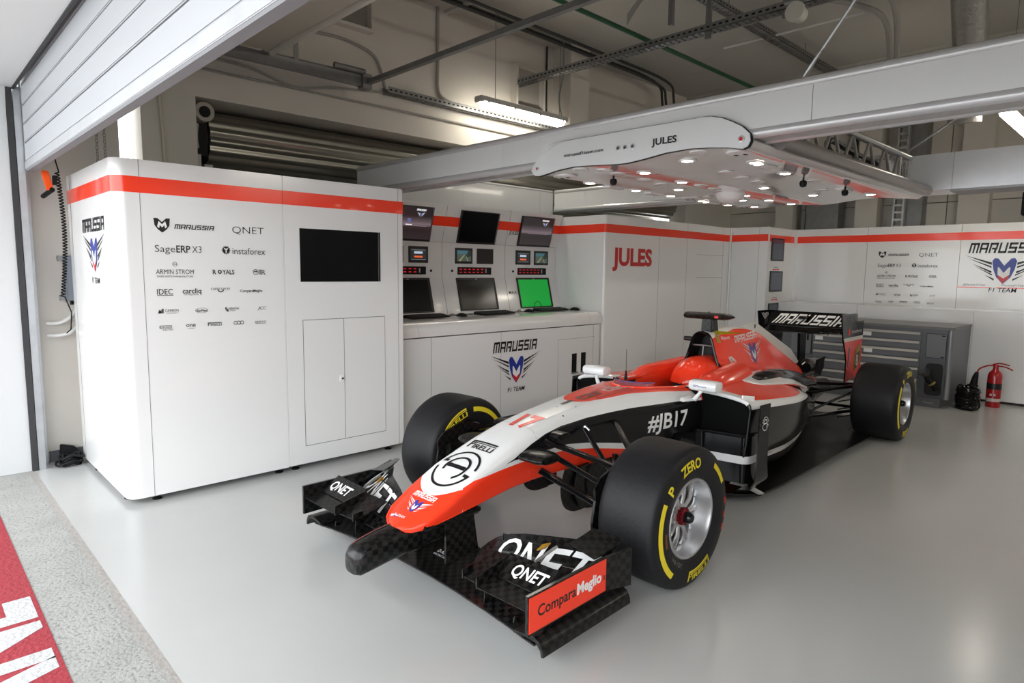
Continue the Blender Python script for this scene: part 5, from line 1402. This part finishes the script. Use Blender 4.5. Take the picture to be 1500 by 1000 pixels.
# brake ducts and front suspension
for s in (-1, 1):
    Q = lambda *p: (p[0], s * p[1], p[2])
    pl = [(-.26, .50), (-.30, .46), (-.295, .40), (-.315, .30), (-.30, .20), (-.26, .13), (-.20, .11), (-.10, .10), (.05, .16), (.12, .33), (.05, .50), (-.1, .55)]
    MB().prism([Q(x, .565, z) for x, z in pl], (0, -s * .012, 0)).build('brake_duct_plate', CARBON, car)
    MB().rings([[Q(x, .52 + dy, z) for x, dy, z in ((xo, 0, .30), (xo, .04, .30), (xo, .05, .42), (xo, -.01, .44))] for xo in (-.24, .02)], True, True).build('brake_duct', CARBON, car)
    def arm(name, a, b, w=.028, t=.010, m_=CGLOSS):
        a, b = Vector(a), Vector(b); d = (b - a).normalized(); up = Vector((0, 0, 1)); cx_ = Vector((1, 0, 0))
        cx_ = (cx_ - d * cx_.dot(d)).normalized(); nz_ = d.cross(cx_)
        ring = lambda p: [tuple(p + cx_ * (w * math.cos(k)) + nz_ * (t * math.sin(k))) for k in [2 * PI * i / 12 for i in range(12)]]
        MB().rings([ring(a), ring(b)], True, True).build(name, m_, car, smooth=True)
    arm('suspension_arm', Q(-.20, .17, .585), Q(-.02, .60, .47))
    arm('suspension_arm', Q(.36, .20, .60), Q(.03, .60, .47), .024)
    arm('suspension_arm', Q(-.22, .16, .435), Q(-.03, .60, .22), .030)
    arm('suspension_arm', Q(.38, .20, .40), Q(.03, .60, .22), .024)
    arm('track_rod', Q(-.20, .19, .53), Q(-.13, .60, .39), .022)
    arm('push_rod', Q(.10, .19, .60), Q(.02, .57, .26), .016, .012)
    MB().tube([Q(.10, .185, .612), Q(.11, .21, .59)], .010, 8).build('push_rod_clevis', ALU, car, smooth=True)
    # camera pod on the nose side
    ring = []
    for y, k in ((.16, 1.0), (.27, 1.0), (.30, .8), (.305, .3)):
        ring.append([Q(-.30 + .085 * k * math.copysign(abs(math.cos(a)) ** .8, math.cos(a)), y, .535 + .026 * k * math.sin(a)) for a in [2 * PI * i / 16 for i in range(16)]])
    MB().rings(ring, True, True).build('camera_pod', CARBON, car, smooth=True)
    MB().rings([[Q(-.12 + .05 * math.cos(a), y, .605 + .018 * math.sin(a)) for a in [2 * PI * i / 14 for i in range(14)]] for y in (.17, .235)], True, True).build('sensor_pod', CARBON, car, smooth=True)
    # turning vanes under the chassis
    for x0, d in ((.06, 0), (.15, .02), (.24, .03)) if s < 0 else ((.15, .02), (.24, .03)):
        v_ = crom([(x0 - .10, .40), (x0 - .13, .30), (x0 - .10, .20), (x0 - .02, .155), (x0 + .10, .15)], 5) + [(x0 + .10, .40)]
        MB().prism([Q(x, .17 + d, z) for x, z in v_], (0, s * .007, 0)).build('turning_vane', CARBON, car)

# ---------------- cockpit, headrest, mirrors
bpy.context.view_layer.update()
hs_ = []
for s in (-1, 1):
    rings = []
    for x, zt, wi, wo in ((1.08, .708, .215, .29), (1.16, .716, .212, .31), (1.24, .738, .205, .325), (1.31, .764, .198, .335), (1.40, .776, .192, .34), (1.55, .782, .182, .34), (1.75, .79, .165, .33), (1.86, .795, .15, .32)):
        rings.append([(x, s * y, z) for y, z in crom([(wi, .60), (wi, zt - .05), (wi + .015, zt - .012), (wi + .045, zt), (wo - .05, zt - .012), (wo + .02, .705), (wo + .05, .64)], 3)])
    MB().rings(rings, False, False).build('cockpit_collar', REDM, car, smooth=60)
rings = []
for k in range(11):
    t = k / 10; x = 1.44 + .36 * t; w = .165 * math.sqrt(max(0, 1 - (1 - t) ** 4)) + .005; h = .170 * math.sqrt(max(0, 1 - (1 - min(1, t * 1.5)) ** 2)) + .01
    rings.append([(x, w * math.cos(a), .655 + h * math.sin(a)) for a in [PI * i / 14 for i in range(15)]])
MB().rings(rings, False, False).build('headrest', REDM, car, smooth=True)
ws_ = crom([(.80, -.135), (.73, -.10), (.70, 0), (.73, .10), (.80, .135)], 4)
TINT = mat('visor_tint', (.60, .16, .20), .05, trans=.4, alpha=.8)
MB().rings([[(x, y, .70) for x, y in ws_], [(x + .06, y * 1.05, .752) for x, y in ws_]], False, False).build('windscreen', TINT, car, smooth=True)
MB().tube([(x + .06, y * 1.05, .753) for x, y in ws_], .004, 6).build('windscreen_edge', mat('windscreen_blue', (.10, .10, .22), .2), car, smooth=True)
sw_ = MB(); sw_.tube(crom([(.98, -.12, .62), (.96, -.13, .68), (.95, 0, .70), (.96, .13, .68), (.98, .12, .62)], 5), .014, 8)
sw_.build('steering_wheel', BLACKM, car, smooth=True)
for s in (-1, 1):
    Q = lambda *p: (p[0], s * p[1], p[2])
    rings = []
    for y, k in ((.315, .4), (.322, .85), (.335, 1.0), (.48, 1.0), (.497, .85), (.503, .4)):
        rings.append([Q(1.0 + .055 * k * math.copysign(abs(math.cos(a)) ** .7, math.cos(a)), y, .752 + .034 * k * math.copysign(abs(math.sin(a)) ** .7, math.sin(a))) for a in [2 * PI * i / 20 for i in range(20)]])
    mi = MB().rings(rings, True, True).build('mirror', WHITE, car, smooth=True)
    MB().box(1.052, min(s * .33, s * .485), .728, 1.058, max(s * .33, s * .485), .776).build('mirror_glass', ALU, mi)
    MB().tube([Q(.99, .395, .73), Q(.97, .385, .70), Q(.96, .36, .665)], [.014, .011, .016], 10).build('mirror_stalk', WHITE, mi, smooth=True)
    MB().hexa([Q(.88, .33, .655), Q(1.02, .38, .655), Q(1.02, .33, .66), Q(.88, .30, .66)], [Q(.90, .33, .672), Q(1.02, .38, .675), Q(1.02, .33, .68), Q(.90, .30, .68)]).build('mirror_base', WHITE, mi, bevel=.004)
    if s < 0:
        decal('lettering', text2d('@Marussia', .012, 0, width=.085, align='C'), plane_map((.9435, -.40, .748), (0, -1, 0), UZ), BLUEP, mi)
MB().tube([(.93, .12, .73), (.93, .12, .79)], [.012, .005], 8).build('antenna_base', BLACKM, car, smooth=True)
MB().tube([(.93, .12, .79), (.93, .12, .93)], .0016, 5).build('antenna', BLACKM, car)

# ---------------- engine cover
EC = [  # x, ztop, w at top, shoulders: (y,z) list
    (1.72, [(0, 1.004), (.040, .996), (.066, .968), (.082, .92), (.108, .84), (.135, .79), (.22, .735), (.33, .705), (.42, .66)]),
    (2.00, [(0, 1.020), (.040, 1.013), (.070, .985), (.088, .93), (.118, .83), (.15, .755), (.22, .725), (.37, .70), (.48, .65)]),
    (2.30, [(0, 1.012), (.035, 1.006), (.066, .975), (.088, .91), (.120, .80), (.15, .72), (.21, .685), (.36, .66), (.48, .60)]),
    (2.60, [(0, .955), (.030, .948), (.060, .91), (.084, .85), (.115, .74), (.145, .67), (.20, .63), (.33, .60), (.42, .54)]),
    (3.00, [(0, .805), (.025, .798), (.055, .765), (.080, .71), (.115, .62), (.15, .57), (.20, .535), (.27, .50), (.31, .45)]),
    (3.40, [(0, .645), (.022, .64), (.045, .61), (.066, .57), (.09, .51), (.115, .47), (.15, .44), (.18, .42), (.20, .39)]),
    (3.80, [(0, .488), (.018, .484), (.035, .47), (.05, .445), (.065, .42), (.08, .40), (.095, .385), (.105, .375), (.115, .36)]),
    (3.98, [(0, .425), (.012, .423), (.022, .415), (.032, .405), (.04, .395), (.048, .385), (.055, .378), (.06, .372), (.065, .36)])]
def ec_paint(nt, X, Y, Z):
    ww = npiece(nt, X, [(1.7, .070), (1.95, .066), (2.1, .050), (2.4, .045), (2.8, .018), (3.2, .0), (4.0, .0)])
    tail = AND(nt, GT(nt, X, 3.0), LT(nt, Z, npiece(nt, X, [(3.0, .50), (3.4, .425), (4.0, .385)])))
    edge = AND(nt, LT(nt, Y, ww), GT(nt, Z, .9))
    c = nmix(nt, edge, RED, WOFF); return nmix(nt, tail, c, WOFF)
ECP = paint('engine_cover_paint', ec_paint)
def ec_half(x):
    for (xa, pa), (xb, pb) in zip(EC, EC[1:]):
        if x <= xb + 1e-6:
            t = (x - xa) / (xb - xa); return [tuple(a + (b - a) * t for a, b in zip(p, q)) for p, q in zip(pa, pb)]
    return EC[-1][1]
# smooth along x through the key sections
keys = [[c for p in pts for c in p] + [x] for x, pts in EC]
dense_ = crom([tuple(k) for k in keys], 7)
rings = []
for k in dense_:
    half = crom([(k[2 * i], k[2 * i + 1]) for i in range(9)], 3); x = k[-1]
    rings.append([(x, -y, z) for y, z in half[::-1]] + [(x, y, z) for y, z in half[1:]])
eco = MB().rings(rings, False, False).build('engine_cover', ECP, car, smooth=60)
# air intake: rim, dark throat and splitter
arch = [(-.135, .77), (-.108, .84), (-.084, .92), (-.067, .966), (-.040, .993), (0, 1.001), (.040, .993), (.067, .966), (.084, .92), (.108, .84), (.135, .77)]
arc_ = crom(arch, 4)
MB().tube([(1.712, y, z) for y, z in arc_], .010, 8).build('intake_rim', CGLOSS, car, smooth=True)
MB().rings([[(1.713, y, z) for y, z in arc_] + [(1.713, .0, .75)], [(1.85, y * .9, .76 + (z - .76) * .9) for y, z in arc_] + [(1.85, 0, .75)]], True, False).build('intake_throat', mat('throat_black', (.006, .006, .006), .6), car)
MB().add([(1.85, y * .9, .76 + (z - .76) * .9) for y, z in arc_], [list(range(len(arc_)))]).build('intake_back', mat('throat_black'), car)
MB().tube([(1.74, -.085, .905), (1.74, .085, .905)], .006, 8).build('intake_bar', STEELD, car)
MB().tube([(1.74, 0, .905), (1.74, .01, .77)], .006, 8).build('intake_bar', STEELD, car)
# shark fin
fin = [(2.25, 1.00), (2.56, 1.042), (2.60, 1.035), (3.40, .745), (3.62, .60), (3.45, .60), (3.0, .78), (2.6, .93), (2.35, .99)]
MB().prism([(x, -.004, z) for x, z in fin], (0, .008, 0)).build('fin', mat('fin_white', (.72, .71, .68), .25), car)
MB().box(2.585, -.006, .985, 2.605, .006, 1.015).build('fin_slot', BLACKM, car)
# engine cover lettering
put_emblem(side_map(eco, 2.34, .845, u=(1, -.03), v=(.0, 1)), .225, eco, wing=mat('wing_silver', (.62, .62, .63), .3, metal=.3), red=None, word=None, maxlen=ML, lift=lambda p: p + Vector((0, -.002, .0005)))
decal('lettering', xf(wordmark(.052, .44, .1), dx=-.24), side_map(eco, 2.29, .915, u=(1, .03)), mat('pale_pink_print', (.84, .78, .76), .3), eco, ML)
decal('lettering', text2d('bbpost', .026, .01, width=.13), side_map(eco, 1.85, .945), mat('pale_pink_print'), eco, ML)
decal('logo', poly2d([(0, 0), (.05, 0), (.045, .05), (.02, .062), (-.01, .05)]), side_map(eco, 1.785, .925), mat('logo_gold', S(200, 150, 70), .4), eco, ML)
decal('logo', poly2d([(0, 0), (.05, -.006), (.03, .022), (-.03, .032)]), side_map(eco, 1.81, .985), mat('logo_olive', S(150, 140, 20), .4), eco, ML)
decal('logo', poly2d([(0, 0), (.13, -.03), (.08, .03), (.04, .055), (-.01, .05)]), side_map(eco, 1.90, .765), mat('logo_pink', (.78, .62, .58), .3), eco, ML)
decal('logo', poly2d(rect(.02, .012, .07, .018), rect(.02, .012, .028, .04)), side_map(eco, 1.90, .765, off=.004), REDP, eco, ML)
# T-shaped camera above the intake
rings = []
for y, k in ((-.20, .15), (-.165, .7), (-.12, 1.), (.15, 1.), (.174, .95), (.176, .4)):
    rings.append([(1.80 + .06 * k * math.cos(a), y, 1.118 + .026 * k * math.sin(a)) for a in [2 * PI * i / 16 for i in range(16)]])
tcm = MB().rings(rings, True, True).build('roll_hoop_camera', CARBON, car, smooth=True)
MB().hexa([(1.77, -.045, 1.0), (1.88, -.045, 1.0), (1.88, .045, 1.0), (1.77, .045, 1.0)], [(1.77, -.04, 1.11), (1.86, -.04, 1.11), (1.86, .04, 1.11), (1.77, .04, 1.11)]).build('camera_stalk', CARBON, tcm, bevel=.008)
MB().tube([(1.80, 0, 1.13), (1.80, 0, 1.15)], [.012, .004], 8).build('camera_pin', BLACKM, tcm, smooth=True)
decal('camera_mark', poly2d(rect(-.015, -.008, .015, .008)), plane_map((1.738, -.09, 1.117), (0, -1, 0), UZ), mat('mark_bright_red', S(225, 40, 50), .4), tcm)
MB().tube([(1.76, .08, .945), (1.76, .165, .945)], .018, 10).build('side_camera', CARBON, car, smooth=True)

# ---------------- sidepods
def sp_paint(nt, X, Y, Z):
    zo = npiece(nt, X, [(1.0, .625), (1.2, .622), (1.5, .602), (1.8, .578), (2.05, .566), (2.3, .56), (2.5, .54), (3.4, .3)])
    zw = npiece(nt, X, [(1.0, .672), (1.2, .668), (1.5, .644), (1.8, .617), (2.05, .602), (2.3, .60), (2.5, .60), (3.4, .6)])
    blk = LT(nt, Z, zo)
    wt_ = LT(nt, Z, zw)
    z1 = npiece(nt, X, [(1.0, .315), (1.4, .295), (1.8, .275), (2.2, .27), (3.4, .27)])
    strip = AND(nt, LT(nt, Z, z1), GT(nt, Z, nmath(nt, 'SUBTRACT', z1, .048)), LT(nt, X, 2.35))
    rear = GT(nt, X, nmath(nt, 'ADD', nmath(nt, 'MULTIPLY', Y, -.55), 2.50))
    front = LT(nt, X, npiece(nt, nmath(nt, 'MULTIPLY', Y, 1), [(.2, 0), (.7, 1)]))
    front = LT(nt, X, 1.20)
    c = nmix(nt, wt_, RED, WOFF); c = nmix(nt, front, c, WOFF); c = nmix(nt, blk, c, BLK); c = nmix(nt, rear, c, BLK); c = nmix(nt, strip, c, WOFF)
    return c
SPP = paint('sidepod_paint', sp_paint)
SP = [  # x, inner top z, outer width, shoulder z, undercut width, bottom z
    (1.10, .700, .650, .668, .60, .30), (1.25, .706, .672, .665, .60, .25), (1.50, .708, .684, .648, .60, .18), (1.80, .700, .676, .622, .60, .14), (2.05, .684, .640, .598, .575, .12),
    (2.30, .650, .575, .560, .53, .11), (2.60, .590, .480, .500, .455, .10), (2.95, .500, .375, .420, .365, .10), (3.40, .410, .250, .370, .25, .10)]
def sp_half(v):
    x, zi, W, zs, wu, zb = v
    return [(x, y, z) for y, z in crom([(.22, zi + .012), (.34, zi), (W * .72, (zi + zs) / 2 + .008), (W - .055, zs + .006), (W - .012, zs - .014), (W, zs - .05), (W - .004, zs - .12), (wu + (W - wu) * .6, .36), (wu, .27), (wu - .03, .20), (wu - .06, zb + .02), (wu - .10, zb), (.22, zb)], 3)]
spd = crom([tuple(v) for v in SP], 6)
for s in (-1, 1):
    rings = [[(x, s * y, z) for x, y, z in sp_half(v)] for v in spd]
    spo = MB().rings(rings, True, False).build('sidepod', SPP, car, smooth=60)
    # dark duct inside the inlet with a rounded lip
    fr_ = rings[0]; cy_ = s * .45; cz_ = .47
    inn = [(1.115, cy_ + (y - cy_) * .95, cz_ + (z - cz_) * .93) for x, y, z in fr_]
    inn2 = [(1.60, cy_ + (y - cy_) * .6, cz_ + (z - cz_) * .6) for x, y, z in fr_]
    MB().rings([fr_, inn, inn2], True, True).build('radiator_duct', mat('duct_black', (.003, .003, .003), .8, spec=.1), spo, smooth=60)
    lip = [p for p in fr_[3:33]]
    MB().tube(lip[:10], .013, 8).build('inlet_lip', WHITE, spo, smooth=True)
    MB().tube(lip[9:], .011, 8).build('inlet_lip', CGLOSS, spo, smooth=True)
    Q = lambda *p: (p[0], s * p[1], p[2])
    # undercut panel below the inlet with its white strip, running from the tub to the sidepod
    pth = crom([(.86, .30), (.98, .335), (1.05, .375), (1.07, .48), (1.085, .58), (1.10, .635), (1.16, .655), (1.30, .645), (1.42, .63)], 5)
    MB().rings([[Q(x, y, z) for x, y in pth] for z in (.17, .24, .33, .42, .455)], False, False).build('undercut_panel', CGLOSS, spo, smooth=True)
    MB().rings([[Q(x - .003, y + .002, .338 - .02 * max(0, x - 1.1)) for x, y in pth], [Q(x - .003, y + .002, .290 - .02 * max(0, x - 1.1)) for x, y in pth]], False, False).build('white_strip', WHITE, spo, smooth=True)
    MB().tube([Q(x, y, .462) for x, y in pth[6:]], .012, 8).build('inlet_lip', CGLOSS, spo, smooth=True)
    # vertical vane at the outer front corner
    va = MB().rings([[Q(x0, .705, z), Q(x0 + w, .715, z), Q(x0 + w, .722, z), Q(x0, .712, z)] for x0, w, z in ((1.11, .115, .66), (1.10, .115, .50), (1.09, .13, .30), (1.08, .16, .20))] + [[Q(1.09, .66, .14), Q(1.26, .66, .14), Q(1.26, .668, .133), Q(1.09, .668, .133)], [Q(1.12, .58, .11), Q(1.30, .58, .11), Q(1.30, .585, .10), Q(1.12, .585, .10)]], True, True).build('sidepod_vane', CGLOSS, spo, smooth=60)
    if s < 0: decal('logo', xf(ring_logo(.043), s=1), plane_map((1.162, -.7215, .545), (1, -.0, 0), UZ), WHITEP, va)
    MB().hexa([Q(1.10, .60, .665), Q(1.18, .64, .665), Q(1.18, .632, .665), Q(1.10, .592, .665)], [Q(1.11, .60, .705), Q(1.18, .64, .695), Q(1.18, .632, .695), Q(1.11, .592, .705)]).build('vortex_fin', WHITE, spo)
    # exhaust bulge: black teardrop lying on the bodywork inside a white surround
    tops = (bvh(eco), bvh(spo))
    def topz(x, y):
        zs_ = [h[0].z for h in (t.ray_cast(Vector((x, s * y, 2)), Vector((0, 0, -1))) for t in tops) if h[0]]
        return max(zs_) if zs_ else .5
    def bulge(name, m_, rows):
        rr_ = []
        for x, y, w, h in rows:
            ring = []
            for i in range(13):
                a = PI * i / 12; yy_ = y + w * math.cos(a)
                ring.append(Q(x, yy_, topz(x, yy_) - .004 + h * math.sin(a) ** .6))
            rr_.append(ring)
        MB().rings(rr_, False, False).build(name, m_, spo, smooth=True)
    bulge('exhaust_collar', WHITE, [(1.62, .385, .01, .004), (1.64, .385, .05, .010), (1.70, .385, .085, .014), (1.85, .38, .105, .018), (2.1, .365, .115, .022), (2.4, .335, .118, .026), (2.7, .29, .105, .03), (3.0, .24, .085, .03)])
    bulge('exhaust_bulge', CGLOSS, [(1.73, .385, .01, .012), (1.76, .385, .035, .022), (1.9, .378, .055, .032), (2.15, .36, .072, .045), (2.45, .33, .085, .06), (2.75, .285, .09, .075), (3.05, .235, .09, .085), (3.35, .19, .08, .08)])
    if s < 0:
        sm = side_map(spo, 1.30, .262)
        decal('lettering', text2d('@Marussia_F1Team', .018, 0, width=.22), side_map(spo, 1.36, .262), BLACKP, spo, ML)
        decal('lettering', text2d('#Forza', .020, .005, width=.14), side_map(spo, 1.86, .247), BLACKP, spo, ML)
        decal('logo', poly2d(rect(0, 0, .04, .026)), side_map(spo, 1.30, .257), BLACKP, spo, ML)
        decal('logo', poly2d([(.008, .004), (.02, .018), (.032, .008)]), side_map(spo, 1.30, .257, off=.004), WHITEP, spo, ML)

# ---------------- floor, bargeboards, rear end
flr = MB(); fp = [(.55, .12), (.90, .24), (1.10, .42), (1.22, .60), (1.30, .66), (1.6, .685), (2.6, .70), (3.40, .72), (3.44, .60), (3.50, .50), (4.1, .45), (4.1, 0), (.5, 0)]
both = [(x, -y) for x, y in fp[:-1]] + [(x, y) for x, y in fp[-2::-1]]
flr.prism([(x, y, .050) for x, y in both], (0, 0, .014)); fo = flr.build('underfloor', CARBON, car)
for s in (-1, 1):
    Q = lambda *p: (p[0], s * p[1], p[2])
    MB().rings([[Q(1.20, .50, .115), Q(1.23, .50, .11), Q(1.23, .51, .13), Q(1.20, .51, .13)], [Q(1.24, .58, .10), Q(1.28, .585, .095), Q(1.28, .60, .11), Q(1.24, .60, .115)], [Q(1.27, .66, .065), Q(1.31, .67, .06), Q(1.31, .68, .07), Q(1.27, .67, .075)]], True, True).build('floor_strake', mat('strake_silver', (.55, .55, .55), .3, metal=.5), fo, smooth=60)
    for x0, zt, y_ in ((.62, .27, .26), (.78, .30, .33)):
        MB().prism([Q(x, y_ + (x - x0) * .35, z) for x, z in ((x0, .07), (x0 - .05, .18), (x0 - .02, zt), (x0 + .32, zt - .06), (x0 + .40, .07))], (0, s * .008, 0)).build('bargeboard', CGLOSS, car)
    # rear suspension and brake gear
    for a, b, r_ in (((3.10, .16, .40), (3.62, .56, .455), .014), ((3.75, .10, .40), (3.66, .56, .455), .014), ((2.95, .20, .20), (3.60, .56, .24), .014), ((3.85, .10, .20), (3.68, .56, .24), .014), ((3.25, .15, .36), (3.64, .56, .47), .012), ((3.42, .14, .16), (3.62, .55, .43), .011)):
        MB().tube([Q(*a), Q(*b)], r_, 10).build('rear_suspension_arm', CGLOSS, car, smooth=True)
    MB().prism([Q(x, .535, z) for x, z in ((3.50, .18), (3.48, .40), (3.55, .52), (3.72, .53), (3.84, .40), (3.82, .20), (3.68, .13))], (0, -s * .01, 0)).build('rear_brake_plate', CARBON, car)
    for z in (.20, .27, .34): MB().tube(crom([Q(3.50, .525, z), Q(3.44, .47, z - .01), Q(3.46, .42, z - .03)], 4), .006, 6).build('rear_brake_fin', CARBON, car, smooth=True)
MB().rings([[(x, w * math.cos(a), zc + h * math.sin(a)) for a in [2 * PI * i / 20 for i in range(20)]] for x, w, zc, h in ((3.2, .20, .26, .17), (3.6, .14, .27, .14), (4.0, .10, .29, .10), (4.35, .07, .30, .07))], True, True).build('gearbox', CARBON, car, smooth=True)
MB().rings([[(x, w * math.cos(a), zc + h * math.sin(a)) for a in [2 * PI * i / 20 for i in range(20)]] for x, w, zc, h in ((3.55, .07, .52, .07), (3.65, .09, .54, .10), (3.9, .08, .53, .09), (4.1, .075, .53, .075))], True, True).build('tail_pipe', BLACK, car, smooth=True)
for s in (-1, 1):
    MB().hexa([(3.66, s * .13, .47), (3.80, s * .14, .47), (3.80, s * .145, .47), (3.66, s * .135, .47)], [(3.64, s * .15, .64), (3.84, s * .16, .66), (3.84, s * .165, .66), (3.64, s * .155, .64)]).build('monkey_seat_plate', CGLOSS, car)

# ---------------- rear wing
def rw_paint(nt, X, Y, Z):
    w = AND(nt, GT(nt, Z, .822), LT(nt, Z, .856))
    r_ = LT(nt, Z, .822)
    c = nmix(nt, r_, BLK, (.70, .03, .02)); return nmix(nt, w, c, (.6, .57, .52))
RWP = paint('rear_endplate_paint', rw_paint)
up_ = wing_strip('rear_wing', car, [(3.76, -.37, .955), (3.74, 0, .95), (3.76, .37, .955)], [(3.93, -.37, 1.062), (3.93, 0, 1.062), (3.93, .37, 1.062)], .010, .012, CGLOSS)
wing_strip('main_plane', up_, [(3.50, -.37, .905), (3.46, -.2, .895), (3.46, 0, .895), (3.46, .2, .895), (3.50, .37, .905)], [(3.78, -.37, .945), (3.78, -.2, .945), (3.78, 0, .945), (3.78, .2, .945), (3.78, .37, .945)], .014, .010, CGLOSS)
wing_strip('main_flap', up_, [(3.60, -.37, .945), (3.58, 0, .94), (3.60, .37, .945)], [(3.80, -.37, 1.055), (3.80, 0, 1.055), (3.80, .37, 1.055)], .009, .012, CGLOSS)
mfl = [o for o in up_.children if o.name.startswith('main_flap')][0]
decal('lettering', xf(wordmark(.16, .66, .35), dx=-.29), top_map(mfl, 3.62, -.01, off=.004), WHITEP, mfl, ML)
for s in (-1, 1):
    pe = [(3.53, 1.074), (3.94, 1.072), (3.965, 1.055), (3.985, 1.0), (4.165, .995), (4.165, .85), (4.145, .75), (4.155, .47), (3.72, .445), (3.73, .62), (3.69, .72), (3.61, .84), (3.57, .93)]
    ep = MB().prism([(x, s * .372, z) for x, z in pe], (0, s * .012, 0)).build('endplate', CGLOSS, up_)
    for k in range(5):
        MB().hexa([(3.60 + k * .035, s * .3705, 1.05), (3.61 + k * .035, s * .3705, 1.05), (3.72 + k * .02, s * .3705, .965), (3.71 + k * .02, s * .3705, .965)], [(3.60 + k * .035, s * .3715, 1.05), (3.61 + k * .035, s * .3715, 1.05), (3.72 + k * .02, s * .3715, .965), (3.71 + k * .02, s * .3715, .965)]).build('louvre', WHITEP, ep)
    if s < 0:
        def skin(nm, m_, pts): MB().prism([(x, -.3842, z) for x, z in pts], (0, -.0006, 0)).build(nm, m_, ep)
        skin('red_panel', mat('endplate_red', (.70, .03, .02), .25, coat=.3), [(3.632, .822), (4.158, .822), (4.145, .75), (4.155, .47), (3.72, .445), (3.73, .62), (3.69, .72)])
        skin('pale_panel', mat('endplate_pale', (.6, .57, .52), .3), [(3.605, .856), (4.163, .856), (4.158, .822), (3.632, .822)])
        for k in range(5):
            a = -.3848
            MB().hexa([(3.66 + k * .05, a, 1.05), (3.665 + k * .05, a, 1.05), (3.745 + k * .045, a, .96), (3.74 + k * .045, a, .96)], [(3.66 + k * .05, a - .001, 1.05), (3.665 + k * .05, a - .001, 1.05), (3.745 + k * .045, a - .001, .96), (3.74 + k * .045, a - .001, .96)]).build('louvre', mat('louvre_grey', (.2, .2, .2), .4), ep)
        pm = lambda x, z: plane_map((x, -.3862, z), EX, UZ)
        decal('lettering', text2d('instaforex', .038, 0, width=.30), pm(3.82, .892), mat('pale_print', (.5, .48, .46), .4), ep)
        decal('logo', arc2d(0, .034, 0, 360, 20), pm(3.75, .905), REDP, ep)
        decal('logo', poly2d([(0, .02), (.10, .02), (.06, 0)], ) if False else poly2d([(0, 0), (.10, .04), (.16, .08), (.16, .26), (.02, .22), (-.02, .1)]), pm(3.95, .52), mat('shield_gold', S(150, 115, 40), .4), ep)
        decal('logo', poly2d([(.012, .02), (.09, .05), (.145, .09), (.145, .19), (.02, .17)]), plane_map((3.95, -.387, .52), EX, UZ), BLACKP, ep)
        decal('logo', xf(text2d('B', .10, .03, width=.07), dx=.04, dy=.06), plane_map((3.95, -.3878, .52), EX, UZ), mat('shield_pale', (.5, .45, .38), .4), ep)
        decal('slot', poly2d([(0, 0), (.03, .0), (.045, .18), (.015, .18)]), pm(3.755, .58), BLACKP, ep)
        decal('slot', poly2d([(.03, .01), (.034, .01), (.049, .17), (.045, .17)]), pm(3.755, .58), WHITEP, ep)
MB().hexa([(3.58, -.012, .90), (3.74, -.012, .92), (3.74, .012, .92), (3.58, .012, .90)], [(3.62, -.012, .50), (3.74, -.012, .50), (3.74, .012, .50), (3.62, .012, .50)]).build('wing_pylon', CGLOSS, up_)
MB().rings([[(3.70 + .07 * math.cos(a), y, 1.02 + .016 * math.sin(a)) for a in [2 * PI * i / 12 for i in range(12)]] for y in (-.035, .035)], True, True).build('flap_actuator', CGLOSS, up_, smooth=True)
for y in (-.28, -.2, .2, .28): MB().tube(crom([(3.50, y, .885), (3.56, y * 1.02, .915), (3.66, y * 1.04, .95)], 4), .004, 6).build('slot_bracket', CGLOSS, up_, smooth=True)
